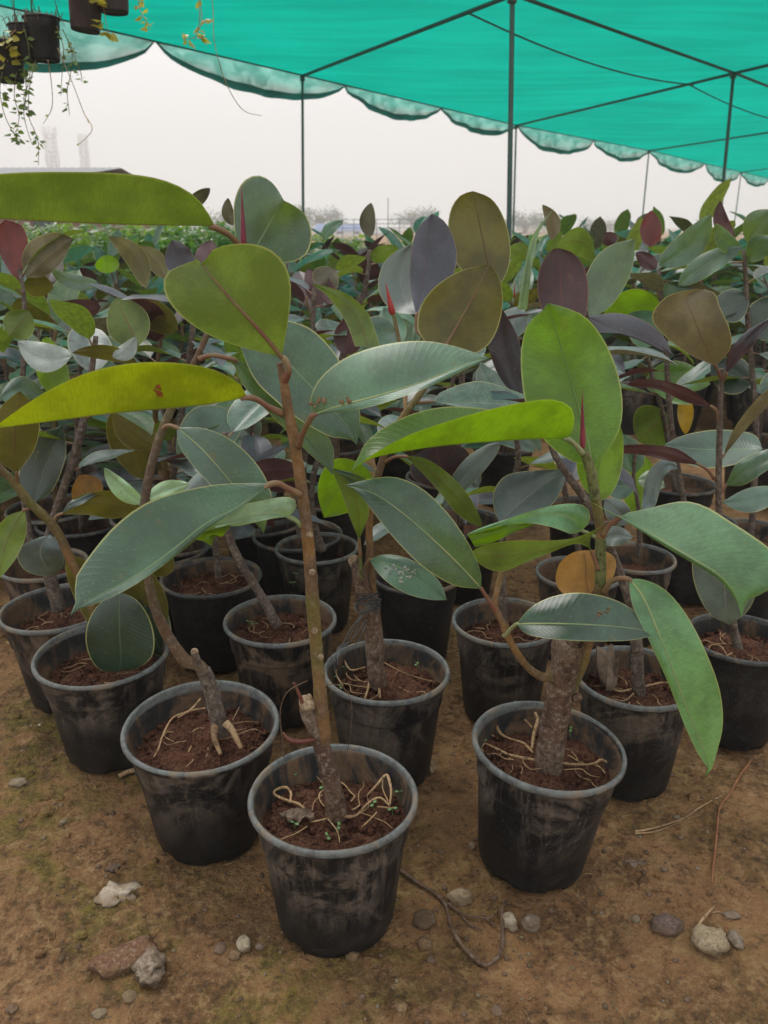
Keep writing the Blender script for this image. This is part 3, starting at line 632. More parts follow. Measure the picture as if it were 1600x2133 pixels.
# crumpled dead leaf lying on the soil
def crumple(plant, px, py, z, sx, sy, sz, mat, name='dead_leaf', n=14, seed=3, rot=0.0, fq=1.0):
    c = on_plane(px, py, z); vs = []; fs = []
    for i in range(n+1):
        for j in range(n+1):
            u = i/n*2-1; v = j/n*2-1; wd = (1-u*u)**.5 if abs(u) < 1 else 0; q = Vector((u*2*fq+seed, v*2*fq, seed*.3))
            x = u*sx+.35*sx*noise.noise(q*.9); y = v*sy*wd+.3*sy*noise.noise(q+Vector((9, 0, 0))); zz = sz*(.5+.9*noise.noise(q*1.1+Vector((0, 7, 0))))
            vs.append((c.x+x*math.cos(rot)-y*math.sin(rot), c.y+x*math.sin(rot)+y*math.cos(rot), c.z+max(zz, 0)))
    for i in range(n):
        for j in range(n): q = i*(n+1)+j; fs.append((q, q+n+1, q+n+2, q+1))
    mb = MB(); mb.add(vs, fs); return part(name, mb, mat, plant)
DEAD = simple('dead_leaf_grey_brown', (.12, .085, .06), .8, .2, (.20, .15, .11), 60, .001)
DEADT = simple('dead_leaf_tan', (.34, .24, .13), .8, .2, (.42, .32, .2), 60, .001)
dl = crumple(None, 618, 1705, .178, .022, .013, .012, DEAD, seed=3); tag(dl, 'crumpled grey dead leaf lying on the soil of the frontmost pot', 'dead leaf')

# ================================================================== right foreground plant
p2 = potted('p', 1143, 1550, 325, 'rubber plant with thick brown trunk and big lime leaf in the right front pot', tilt=(math.radians(4.5), 0))
y2 = p2.location.y; yb = y2; SK = 1.0
stem(p2, [(1138, 1608, yb, 30), (1145, 1570, yb, 28), (1156, 1500, yb, 29), (1168, 1430, yb, 28), (1178, 1380, yb, 31), (1183, 1340, yb, 33), (1184, 1335, yb, 30)], BARKR, 'stem', 20, .16)
SK = .84
stem(p2, [(1185, 1440, yb+.01, 14), (1205, 1395, yb+.006, 17), (1222, 1345, yb+.004, 15), (1240, 1290, yb+.002, 12), (1248, 1240, yb, 13), (1251, 1180, yb, 13.5), (1251, 1110, yb, 12.5), (1243, 1050, yb, 12.5), (1232, 985, yb, 12), (1218, 940, yb, 11)], SHOOT, 'shoot', 14, .06, .05)
stem(p2, [(1251, 1215, yb-.001, 14), (1251, 1180, yb-.001, 14.2), (1251, 1120, yb-.001, 13.5)], GREENST, 'shoot', 12, .04)
stem(p2, [(1240, 1040, yb-.001, 13), (1231, 985, yb-.001, 12.6), (1218, 940, yb-.001, 11.8)], GREENST, 'shoot', 12, .04)
scar(p2, 1203, 1455, yb-.008, .008, BARKR)
stem(p2, [(1150, 1412, yb-.005, 13), (1125, 1408, yb-.018, 11), (1095, 1385, yb-.03, 9), (1065, 1340, yb-.035, 9), (1048, 1300, yb-.035, 9), (1030, 1262, yb-.035, 8), (1036, 1230, yb-.03, 7), (1046, 1190, yb-.02, 8)], SHOOT, 'side_branch', 12, .12, .022)
stem(p2, [(1035, 1275, yb-.035, 7), (1018, 1250, yb-.045, 5.5), (1002, 1225, yb-.055, 4.5)], PETR, 'side_branch', 8)
leaf(p2, [(1235, 972), (1180, 955), (1130, 912), (1100, 860), (1087, 790), (1086, 725), (1100, 675), (1128, 648), (1141, 631)],
     [(1236, 972), (1268, 935), (1292, 890), (1297, 840), (1288, 780), (1262, 715), (1222, 662), (1175, 640), (1143, 632)],
     [(1235, 972), (1220, 900), (1200, 830), (1180, 760), (1160, 695), (1142, 632)], (yb+.02, yb+.045, yb+.04), 'top', 'lime', k=.25, fold=.1, rib=.0018, ribm=RIBG, pet=[(1236, 1010, yb+.005), (1240, 990, yb+.015)])
leaf(p2, [(1182, 914), (1196, 885), (1190, 848), (1150, 832), (1090, 838), (1000, 858), (920, 882), (850, 907), (790, 938), (750, 965), (730, 985)],
     [(1182, 914), (1130, 885), (1060, 860), (1000, 850), (930, 847), (865, 860), (800, 890), (760, 925), (745, 955), (729, 984)],
     [(1182, 914), (1130, 914), (1060, 918), (1000, 922), (930, 928), (870, 936), (815, 945), (775, 955), (745, 970), (729, 985)],
     (yb-.02, yb-.075, yb-.10), 'under', 'lime', k=.25, fold=.02, yA=-.015, yB=.05, pet=[(1214, 945, yb-.008), (1198, 926, yb-.014)], petr=.0042, petmat=PETG, n=26)
leaf(p2, [(1290, 1078), (1303, 1069), (1347, 1060), (1421, 1044), (1472, 1056), (1522, 1087), (1566, 1115), (1615, 1155), (1625, 1205), (1590, 1236), (1562, 1246), (1552, 1262), (1545, 1287)],
     [(1288, 1078), (1213, 1036), (1296, 1082), (1397, 1146), (1455, 1180), (1499, 1209), (1530, 1245), (1540, 1270), (1545, 1287)],
     [(1290, 1078), (1320, 1088), (1397, 1136), (1455, 1170), (1499, 1198), (1530, 1232), (1540, 1258), (1545, 1287)], (yb-.02, yb-.07, yb-.10), 'top', 'light', k=.8, fold=.1, pet=[(1256, 1115, yb-.006), (1268, 1095, yb-.012), (1285, 1082, yb-.018)], petr=.0046, petmat=PETR, n=26)
leaf(p2, [(1312, 1206), (1345, 1208), (1390, 1232), (1435, 1288), (1475, 1368), (1500, 1440), (1506, 1510), (1493, 1568), (1484, 1600), (1470, 1616)],
     [(1310, 1209), (1318, 1262), (1355, 1340), (1395, 1430), (1430, 1520), (1455, 1572), (1472, 1595), (1474, 1606), (1468, 1617)],
     [(1311, 1207), (1340, 1245), (1372, 1320), (1403, 1400), (1432, 1480), (1460, 1548), (1476, 1590), (1469, 1617)], (yb-.03, yb-.08, yb-.06), 'top', 'light', k=.4, fold=.12, rib=.0022, ribm=RIBP, pet=[(1258, 1235, yb-.008), (1272, 1212, yb-.018), (1292, 1204, yb-.028)], petr=.0042, petmat=PETR, n=26)
dk_ = leaf(p2, [(1076, 1299), (1110, 1262), (1160, 1240), (1220, 1235), (1290, 1253), (1340, 1288), (1374, 1321)],
     [(1078, 1303), (1100, 1322), (1160, 1332), (1240, 1336), (1310, 1334), (1350, 1327), (1374, 1322)],
     [(1076, 1300), (1130, 1299), (1200, 1300), (1270, 1304), (1330, 1311), (1374, 1321)], (yb-.05, yb-.085, yb-.06), 'top', 'teal', k=.8, fold=.15, rib=.0015, ribm=RIBP, pet=[(1050, 1325, yb-.036), (1062, 1312, yb-.042)], petr=.0035, petmat=PETG)
marks(dk_, [(1250, 1276), (1262, 1272), (1272, 1269), (1244, 1284)], BRNM, .0018, n=2)
leaf(p2, [(1234, 1152), (1228, 1122), (1254, 1095), (1230, 1108), (1190, 1122), (1140, 1126), (1070, 1126), (1010, 1135), (978, 1152)],
     [(1234, 1152), (1222, 1138), (1195, 1133), (1150, 1150), (1095, 1172), (1048, 1190), (1010, 1182), (978, 1154)], None, (yb-.01, yb-.05, yb-.06), 'under', 'olive', k=.35, pet=[(1246, 1185, yb-.006), (1240, 1168, yb-.008)], petr=.0036)
leaf(p2, [(1002, 1224), (1001, 1190), (975, 1130), (932, 1068), (880, 1018), (825, 994), (775, 997), (719, 1011)],
     [(1000, 1226), (945, 1219), (880, 1180), (820, 1120), (780, 1070), (750, 1032), (735, 1018), (719, 1012)],
     [(1001, 1224), (950, 1170), (900, 1122), (850, 1078), (800, 1040), (760, 1020), (719, 1011)], (yb-.055, yb-.09, yb-.06), 'top', 'teal', k=.5, fold=.14, rib=.0016, ribm=RIBP)
leaf(p2, [(1212, 1105), (1229, 1085), (1222, 1056), (1185, 1049), (1130, 1058), (1060, 1080), (1005, 1098), (974, 1112)],
     [(1212, 1106), (1190, 1112), (1150, 1098), (1100, 1090), (1050, 1095), (1010, 1106), (985, 1112), (974, 1114)],
     [(1212, 1105), (1195, 1082), (1160, 1070), (1110, 1076), (1050, 1090), (1005, 1104), (974, 1113)], (yb+.0, yb-.02, yb-.04), 'top', 'light', k=.7, pet=[(1244, 1120, yb), (1228, 1112, yb)])
leaf(p2, [(1120, 1088), (1060, 1092), (1005, 1104), (974, 1113)], [(1118, 1090), (1070, 1110), (1030, 1128), (990, 1140)], None, (yb-.01, yb-.03, yb-.04), 'under', 'lime', k=.2)
sleaf(p2, (1246, 1045), (1288, 880), 95, yb+.03, yb+.08, 'under', 'lime', bow=.1)
leaf(p2, [(1228, 1238), (1195, 1245), (1168, 1232), (1157, 1205), (1168, 1170), (1195, 1150), (1215, 1147)], [(1232, 1238), (1262, 1225), (1280, 1195), (1282, 1165), (1262, 1148), (1238, 1146), (1218, 1146)], None, (yb+.04, yb+.06, yb+.07), 'under', 'orange', k=.2, pet=[(1244, 1220, yb+.01), (1238, 1232, yb+.02)], label='round orange dying leaf')
bud(p2, (1214, 935), (1213, 812), yb-.004, yb-.01, .0040)
roots(p2, [[(1128, 1590, 3.2, 8), (1112, 1583, 2.6, 6), (1085, 1578, 2.6, 5), (1060, 1572, 2.4, 5), (1045, 1565, 2.2, 4), (1010, 1548, 1.6, 5)],
           [(1110, 1568, 2.4, 8), (1090, 1548, 2.2, 6), (1060, 1538, 2.1, 7), (1040, 1525, 2.2, 12), (1037, 1500, 2.3, 16), (1062, 1492, 2.3, 16), (1090, 1497, 2.2, 14), (1108, 1515, 2.1, 10)],
           [(1108, 1560, 2.6, 6), (1112, 1530, 2.8, 18), (1120, 1500, 2.9, 26), (1115, 1485, 2.6, 30)],
           [(1162, 1588, 2.6, 6), (1190, 1592, 2.3, 5), (1220, 1593, 2.1, 5), (1240, 1590, 2.1, 7), (1252, 1583, 2, 9), (1265, 1588, 1.6, 6)], [(1236, 1592, 1.5, 6), (1250, 1598, 1.2, 3), (1262, 1612, .9, 2)],
           [(1010, 1548, 1.6, 5), (1002, 1560, 1.4, 3), (1020, 1572, 1.2, 2), (1045, 1570, 1.6, 3)], [(1010, 1545, 1.5, 4), (1018, 1530, 1.5, 6), (1038, 1538, 1.4, 4)],
           [(1060, 1575, 1.2, 3), (1075, 1592, 1, 2), (1088, 1600, .8, 2), (1085, 1612, .7, 2)], [(1060, 1577, 1, 3), (1068, 1600, .8, 2), (1060, 1612, .7, 2)]])
seedlings(p2, [(1080, 1470), (1090, 1482), (1055, 1488), (1044, 1493), (1193, 1510), (1188, 1530), (1205, 1520), (1212, 1515), (1005, 1552)])

# ================================================================== left foreground plant (tall, leans, carries the top leaves)
p3 = potted('p', 419, 1508, 326, 'leaning rubber plant with bent stem and forked base in the second pot from the front', tilt=(0, math.radians(3)))
yc = p3.location.y; SK = .68
stem(p3, [(462, 1525, yc, 26), (455, 1500, yc, 24), (440, 1440, yc, 23), (418, 1390, yc, 20), (385, 1375, yc, 19), (350, 1325, yc, 17), (325, 1270, yc-.01, 15), (308, 1200, yc-.02, 14), (302, 1120, yc-.02, 14), (302, 1050, yc-.02, 14), (312, 985, yc-.02, 14), (335, 905, yc-.01, 13), (360, 845, yc, 12), (400, 765, yc+.01, 10), (430, 700, yc+.02, 9), (460, 620, yc+.02, 8), (495, 515, yc+.02, 7)], SHOOTB, 'stem', 16, .10, .045)
stem(p3, [(462, 1528, yc-.001, 27), (455, 1500, yc-.001, 25), (441, 1440, yc-.001, 24), (424, 1395, yc-.001, 22)], BARK, 'stem', 16, .14)
stem(p3, [(425, 1410, yc-.002, 14), (412, 1380, yc-.004, 12), (405, 1360, yc-.004, 10.5)], BARK, 'cut_branch', 12, .1); scar(p3, 405, 1359, yc-.006, .006)
stem(p3, [(450, 1508, yc-.008, 13), (446, 1530, yc-.02, 10), (452, 1552, yc-.03, 8), (460, 1572, yc-.045, 6)], TAN, 'root', 10, .2); stem(p3, [(470, 1506, yc-.008, 12), (484, 1522, yc-.018, 10), (494, 1542, yc-.03, 9), (503, 1560, yc-.04, 6)], TAN, 'root', 10, .2)
roots(p3, [[(418, 1455, 1.6, 45), (395, 1480, 1.5, 34), (360, 1495, 1.5, 26), (340, 1530, 1.6, 14), (330, 1560, 1.5, 6), (320, 1578, 1.4, 3)], [(428, 1475, 1.6, 32), (400, 1480, 1.5, 28), (370, 1495, 1.4, 22)],
           [(345, 1525, 1, 8), (380, 1525, 1.1, 6), (415, 1530, 1.2, 6), (433, 1555, 1.2, 3), (430, 1578, 1.1, 2)], [(485, 1500, .9, 4), (495, 1480, .9, 8), (505, 1460, .7, 10)]], z=.172)
leaf(p3, [(448, 472), (425, 430), (390, 397), (330, 372), (250, 361), (150, 358), (50, 359), (-60, 366)],
     [(448, 474), (420, 469), (350, 468), (250, 466), (150, 462), (50, 457), (-60, 450)],
     [(448, 474), (418, 471), (350, 470), (250, 468), (150, 464), (50, 459), (-60, 452)], (yc-.04, yc-.12, yc-.16), 'under', 'olive', k=.4, fold=.0, yB=.03, pet=[(505, 545, yc+.01), (500, 515, yc), (478, 490, yc-.02)], petr=.005, petmat=PETR, label='long olive leaf seen from below across the top left')
leaf(p3, [(515, 545), (498, 520), (488, 470), (488, 420), (505, 380), (535, 365), (565, 378), (585, 405), (592, 418)],
     [(515, 545), (560, 545), (605, 546), (638, 530), (650, 490), (638, 450), (612, 428), (592, 418)],
     [(515, 545), (530, 520), (550, 485), (570, 450), (592, 418)], (yc+.02, yc+.03, yc+.0), 'top', 'teal', k=.5, fold=.2, label='teal rounded leaf beside a magenta bud')
bud(p3, (508, 520), (503, 388), yc+.005, yc+.0, .0042)
leaf(p3, [(520, 690), (560, 672), (600, 668), (655, 690), (710, 755), (748, 850), (748, 890), (744, 926)],
     [(500, 720), (530, 790), (580, 840), (607, 862), (640, 885), (690, 910), (728, 914), (744, 927)],
     [(510, 700), (560, 720), (610, 765), (655, 812), (700, 860), (730, 895), (744, 926)], (yc+.03, yc+.02, yc-.0), 'top', 'teal', k=.6, fold=.1, pet=[(440, 690, yc+.02), (480, 690, yc+.02)])
leaf(p3, [(490, 748), (540, 775), (600, 830), (660, 885), (692, 925), (696, 960), (693, 990)],
     [(488, 752), (505, 800), (560, 860), (610, 910), (650, 950), (675, 970), (693, 990)],
     [(489, 750), (530, 785), (580, 840), (630, 898), (670, 945), (693, 990)], (yc+.02, yc+.03, yc+.02), 'top', 'teal', k=.5, pet=[(414, 748, yc+.01), (440, 740, yc+.01), (470, 745, yc+.015)], petr=.004)
leaf(p3, [(368, 891), (374, 930), (400, 968), (432, 1003), (470, 1042), (520, 1082), (540, 1095), (549, 1113)],
     [(370, 890), (425, 892), (480, 915), (530, 960), (560, 1010), (565, 1052), (556, 1085), (549, 1113)],
     [(369, 891), (420, 935), (465, 985), (510, 1040), (537, 1080), (549, 1113)], (yc-.02, yc-.06, yc-.06), 'top', 'teal', k=.5, fold=.14, rib=.0013, ribm=RIBP, pet=[(337, 895, yc-.01), (350, 886, yc-.015)], petr=.0035, petmat=PETR)
sleaf(p3, (300, 1048), (217, 974), 42, yc+.03, yc+.02, 'top', 'pale', bow=.05, wa=1.1, wb=.7)
sleaf(p3, (306, 1040), (395, 1008), 38, yc+.03, yc+.02, 'top', 'pale', bow=.05)

SK = .76
# ================================================================== leaf shapes shared by the rest
LM = {}
def leaf_mesh(tone, var):
    key = (tone, var)
    if key in LM: return LM[key]
    rr = random.Random(var*31+5); W = rr.uniform(.40, .54)/2; droop = [.05, .35, -.12, .7, .2, .5][var % 6]; fold = rr.uniform(.10, .5); tw = rr.uniform(-.3, .3)
    n, m = 13, 8; vs = []; fs = []; uv = []; pl = .16
    # petiole curves up into the blade
    mb = MB(); x, z, a = pl, 0.0, 0.0; xs = []
    for i in range(n):
        t = i/(n-1); xs.append((x, z, a)); a = -droop*t*1.3; x += math.cos(a)/(n-1); z += math.sin(a)/(n-1)
    for i in range(n):
        t = i/(n-1); wd = W*max(0, math.sin(math.pi*min(t**.88, 1)))**.66 if t < .99 else 0
        if t > .9: wd *= .75
        x, z, a = xs[i]
        for j in range(m+1):
            u = j/m*2-1; f = fold*(abs(u)-.35*u*u)*wd+.02*math.sin(t*8+u*2+var)*abs(u)*math.sin(math.pi*t)
            y0 = -u*wd; zz = f; c, s_ = math.cos(tw*t), math.sin(tw*t); y1_, z1 = y0*c-zz*s_, y0*s_+zz*c
            vs.append((x-math.sin(a)*z1, y1_, z+math.cos(a)*z1)); uv.append((j/m, t))
    for i in range(n-1):
        for j in range(m): q = i*(m+1)+j; fs.append((q, q+1, q+m+2, q+m+1))
    mb.add(vs, fs, uv); tube(mb, [Vector((0, 0, -.02)), Vector((pl*.6, 0, -.004)), Vector((pl+.03, 0, -.002))], [.016, .013, .006], 5, 4, mi=1)
    # winding: top side must face +Z
    me = mb.mesh('leaf_shape', [T[tone], PETG if tone in ('lime', 'light', 'pale', 'sage') else PETR])
    if me.polygons[40].normal.z < 0: me.flip_normals()
    LM[key] = me; return me
def put_leaf(root, pos, az, pitch, L, tone, var, roll=0.0):
    o = bpy.data.objects.new('leaf', leaf_mesh(tone, var)); col.objects.link(o); o.parent = root
    M = Matrix.Rotation(az, 4, 'Z') @ Matrix.Rotation(-pitch, 4, 'Y') @ Matrix.Rotation(roll, 4, 'X')
    o.location = pos; o.rotation_euler = M.to_euler(); o.scale = (L, L, L); return o
def extra(plant, P, n, tones, L=(.13, .2), t0=.4, rr=R, t1=1.0):
    """more leaves along a traced stem"""
    for i in range(n):
        t = t0+(t1-t0)*(i+.5)/n; x, y, Y, r = cr(P, t); p = pt(x, y, Y)-origin_of(plant)
        put_leaf(plant, p, i*2.4+rr.uniform(-.4, .4)+1.3, rr.uniform(-.3, .5)+.8*max(0, t-.75)*3, rr.uniform(*L), rr.choice(tones), rr.randrange(6), rr.uniform(-.3, .3))

# ================================================================== pots just behind
def mid(px, py, w, label, P, mat=BARK, potm=POT, soil=.165, tilt=(0, 0), shoot=None, **kw):
    r = potted('p', px, py, w, label, mat=potm, soil=soil, tilt=tilt, **kw); Y = r.location.y
    Q = [(a, b, Y+c, d) for a, b, c, d in P]; stem(r, Q, mat, rings=.04 if mat is not BARK else .03)
    return r, Y, Q
# middle pot with wired trunk
p6, y6, Q6 = mid(805, 1392, 266, 'rubber plant with black wire tied round its thick trunk behind the frontmost pot',
  [(788, 1432, 0, 25), (782, 1380, 0, 24), (778, 1320, 0, 25), (768, 1270, 0, 26), (752, 1215, 0, 20), (742, 1175, 0, 17), (738, 1168, 0, 15)], BARKR, soil=.172)
S6 = [(776, 1300, y6+.012, 14), (776, 1230, y6+.014, 11), (773, 1170, y6+.012, 10), (769, 1100, y6+.01, 10), (777, 1030, y6+.01, 10), (797, 960, y6+.01, 10), (815, 905, y6+.01, 9), (845, 860, y6+.02, 9), (888, 800, y6+.04, 9), (900, 740, y6+.08, 8), (890, 690, y6+.12, 7)]
stem(p6, S6, SHOOT, 'shoot', rings=.035)
stem(p6, [(752, 1205, y6-.01, 5), (751, 1165, y6-.01, 4.5), (748, 1120, y6-.01, 4)], GREENST, 'shoot')
scar(p6, 738, 1169, y6-.002, .011)
mb = MB()
for i in range(7):
    P_ = []
    for k in range(14):
        a = k*.9+i; P_.append(pt(765+24*math.cos(a)+R.uniform(-5, 5), 1255+i*5-15+R.uniform(-10, 10), y6-.024*max(0, math.sin(a))-.006*R.random()+.008))
    tube(mb, P_, [.0011]*14, 5, n=50)
for i in range(5): tube(mb, [pt(755+R.uniform(-8, 14), 1275+i*6, y6-.022), pt(735+R.uniform(-8, 8), 1310+i*8, y6-.03), pt(715+R.uniform(-12, 12), 1350, y6-.035), pt(682+i*5, 1390+R.uniform(-10, 12), y6-.07)], [.0010, .0009, .0009, .0007], 5)
part('wire', mb, WIREB, p6)
leaf(p6, [(748, 1125), (728, 1075), (714, 1035), (700, 1000), (691, 976)], [(748, 1125), (768, 1070), (760, 1025), (742, 1002), (715, 980), (692, 975)], None, (y6-.02, y6-.05, y6-.04), 'under', 'olive', k=.2, pet=[(751, 1160, y6-.012)])
leaf(p6, [(700, 978), (735, 985), (765, 1000), (745, 1005)], [(692, 975), (712, 990), (728, 1005), (738, 1018)], None, (y6-.055, y6-.055, y6-.05), 'top', 'teal', k=.3)
leaf(p6, [(778, 993), (755, 968), (720, 955), (690, 960), (668, 990), (662, 1030), (675, 1078)], [(778, 996), (765, 1030), (740, 1060), (710, 1072), (675, 1079)], None, (y6+.02, y6+.04, y6+.05), 'under', 'lime', k=.2, pet=[(790, 980, y6+.01)])
gl = leaf(p6, [(770, 1165), (800, 1155), (840, 1160), (885, 1182), (918, 1215), (931, 1250)], [(770, 1166), (785, 1190), (810, 1215), (850, 1238), (895, 1249), (931, 1250)], [(770, 1165), (830, 1180), (880, 1215), (931, 1250)], (y6-.01, y6-.05, y6-.06), 'top', 'sage', k=.7, pet=[(756, 1185, y6)], label='grey-green leaf with a pale scraped patch')
marks(gl, [(800, 1180), (812, 1190), (822, 1182), (835, 1195), (845, 1186), (852, 1200), (838, 1208), (860, 1192)], PALEM, .0028, 'scraped_patch', 4)
leaf(p6, [(845, 950), (885, 955), (932, 985), (975, 1030), (1000, 1078), (1004, 1097)], [(845, 953), (880, 985), (915, 1025), (950, 1068), (985, 1092), (1004, 1097)], [(845, 951), (882, 968), (920, 1002), (960, 1045), (1004, 1097)], (y6-.02, y6-.04, y6-.04), 'under', 'olive', k=.3, pet=[(803, 962, y6+.005), (822, 952, y6-.01)])
sleaf(p6, (1043, 922), (922, 1062), 46, y6+.05, y6+.05, 'top', 'grey', bow=-.06)
sleaf(p6, (905, 925), (932, 1018), 130, y6+.06, y6+.09, 'top', 'purple', k=.3)
leaf(p6, [(867, 656), (855, 600), (855, 540), (868, 480), (900, 445)], [(870, 656), (905, 640), (935, 600), (952, 540), (945, 495), (925, 460), (900, 445)], [(868, 656), (880, 590), (890, 520), (900, 445)], (y6+.14, y6+.2, y6+.22), 'top', 'purple', k=.3, pet=[(888, 700, y6+.12), (868, 690, y6+.13)], label='upright blue-black leaf')
leaf(p6, [(1030, 600), (985, 585), (950, 545), (934, 490), (938, 440), (958, 408), (985, 398)], [(1033, 600), (1055, 570), (1064, 520), (1052, 460), (1025, 415), (985, 398)], [(1031, 600), (1015, 540), (1000, 470), (985, 398)], (y6+.18, y6+.24, y6+.25), 'under', 'bronze', k=.1, label='upright olive-brown leaf against the sky')
leaf(p6, [(925, 722), (890, 715), (869, 680), (880, 630), (915, 590), (965, 562), (1018, 551)], [(928, 724), (960, 738), (1000, 732), (1030, 700), (1047, 640), (1042, 585), (1019, 551)], [(927, 723), (960, 665), (990, 610), (1019, 551)], (y6+.03, y6+.06, y6+.08), 'under', 'bronze', k=.1, rib=.0025, pet=[(900, 760, y6+.06)], label='olive-brown leaf with red midrib')
leaf(p6, [(870, 655), (820, 648), (790, 610), (792, 565), (815, 530), (855, 510)], [(872, 655), (880, 600), (878, 545), (857, 510)], None, (y6+.2, y6+.28, y6+.3), 'top', 'grey', k=.3)
bud(p6, (818, 655), (803, 588), y6+.18, y6+.18, .006, BUDR)
stem(p6, [(845, 860, y6+.02, 6), (840, 760, y6+.12, 6), (820, 655, y6+.18, 5)], SHOOT, 'shoot')
sleaf(p6, (830, 690), (752, 720), 80, y6+.2, y6+.12, 'top', 'teal', bow=-.1)
leaf(p6, [(792, 722), (770, 660), (735, 620), (690, 600), (648, 590)], [(740, 722), (725, 680), (705, 645), (680, 615), (648, 590)], None, (y6+.1, y6+.14, y6+.15), 'under', 'olive', k=.2)
extra(p6, S6, 3, ['teal', 'grey'], t0=.45, t1=.8)
roots(p6, [[(770, 1420, 3, 6), (765, 1440, 2, 3), (760, 1455, 1.5, 2)], [(790, 1435, 2.5, 5), (792, 1455, 1.5, 2)], [(760, 1390, 1.5, 10), (730, 1395, 1.6, 14), (712, 1370, 1.5, 14), (700, 1400, 1.5, 8), (715, 1430, 1.6, 4)], [(800, 1380, 1.2, 4), (850, 1405, 1, 3), (905, 1420, .9, 3)]], z=.178)
seedlings(p6, [(719, 1395), (868, 1393), (695, 1415), (709, 1440)], .178)
# left second row
p4, y4, Q4 = mid(212, 1358, 277, 'rubber plant with round dark hanging leaf in the leftmost front-row pot', [(225, 1345, 0, 14), (205, 1290, 0, 13), (175, 1220, 0, 13), (150, 1170, -.01, 12), (113, 1098, -.02, 12), (60, 1045, -.04, 12), (25, 1000, -.05, 11), (-10, 965, -.06, 10), (-60, 900, -.06, 9)], SHOOT, tilt=(0, math.radians(2)))
leaf(p4, [(248, 1232), (215, 1250), (188, 1285), (178, 1330), (190, 1375), (215, 1398), (250, 1399)], [(248, 1232), (285, 1250), (312, 1290), (322, 1335), (315, 1370), (285, 1392), (250, 1399)], None, (y4-.05, y4-.07, y4-.06), 'top', 'dark', k=.2, pet=[(265, 1165, y4-.02), (262, 1195, y4-.03), (250, 1215, y4-.045)], petr=.0035, petmat=PETG)
leaf(p4, [(33, 985), (0, 960), (-20, 900), (0, 850), (40, 815)], [(36, 985), (70, 940), (83, 890), (75, 850), (42, 815)], None, (y4-.06, y4-.08, y4-.09), 'under', 'bronze', k=.2, pet=[(38, 1010, y4-.045)], label='orange-brown leaf')
leaf(p4, [(52, 1062), (55, 1110), (35, 1160), (0, 1205)], [(48, 1063), (10, 1080), (-20, 1130), (-5, 1205)], None, (y4-.05, y4-.08, y4-.10), 'under', 'olive', k=.4, pet=[(66, 1058, y4-.035)])
leaf(p4, [(130, 1068), (160, 1035), (210, 1022), (260, 1030), (300, 1062)], [(130, 1072), (180, 1072), (240, 1080), (300, 1066)], None, (y4-.02, y4-.0, y4+.02), 'under', 'bronze', k=.4, pet=[(110, 1092, y4-.02), (118, 1075, y4-.02)])
leaf(p4, [(130, 1068), (145, 1045), (180, 1030), (215, 1023)], [(130, 1070), (150, 1060), (180, 1045), (215, 1025)], None, (y4-.03, y4-.015, y4-.0), 'top', 'grey', k=.2)
sleaf(p4, (142, 1155), (212, 1335), 72, y4+.0, y4+.02, 'under', 'bronze', bow=.08)
sleaf(p4, (225, 1175), (350, 1290), 80, y4+.03, y4+.05, 'under', 'bronze', bow=.05)
sleaf(p4, (300, 1225), (350, 1370), 90, y4+.05, y4+.05, 'top', 'dark', bow=-.1)
sleaf(p4, (300, 1150), (362, 1190), 70, y4+.06, y4+.06, 'under', 'bronze')
p5, y5, Q5 = mid(122, 1262, 240, 'rubber plant with grey trunk in the dusty tilted pot at the left edge', [(124, 1272, 0, 18), (108, 1215, 0, 17), (98, 1150, 0, 15), (112, 1080, 0, 12), (135, 1010, 0, 11), (158, 940, .01, 12), (176, 870, .02, 11), (190, 780, .03, 9), (200, 700, .04, 7)], BARK, POTD, tilt=(math.radians(-2), 0))
leaf(p5, [(118, 1196), (90, 1200), (55, 1190), (37, 1165), (42, 1140), (75, 1122), (105, 1113)], [(119, 1195), (133, 1175), (132, 1150), (120, 1125), (105, 1113)], None, (y5-.04, y5-.07, y5-.05), 'top', 'grey', k=.4)
leaf(p5, [(70, 1050), (40, 1025), (42, 970), (65, 915), (130, 886)], [(72, 1050), (110, 1020), (135, 960), (137, 920), (131, 886)], [(71, 1050), (85, 1000), (105, 945), (131, 886)], (y5-.02, y5+.0, y5+.0), 'top', 'dark', k=.2)
sleaf(p5, (200, 1045), (165, 990), 70, y5+.06, y5+.08, 'under', 'orange', bow=.05)
sleaf(p5, (0, 830), (95, 825), 50, y5-.04, y5+.04, 'top', 'teal', bow=.2)
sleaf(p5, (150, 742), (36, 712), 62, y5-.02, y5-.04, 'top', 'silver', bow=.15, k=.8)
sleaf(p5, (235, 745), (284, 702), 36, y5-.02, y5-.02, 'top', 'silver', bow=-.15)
sleaf(p5, (285, 755), (150, 735), 32, y5-.0, y5-.04, 'under', 'bronze', bow=-.08)
sleaf(p5, (130, 830), (95, 700), 66, y5+.05, y5+.08, 'under', 'lime', bow=.04)
extra(p5, Q5, 5, ['teal', 'sage', 'olive', 'grey'], t0=.5)
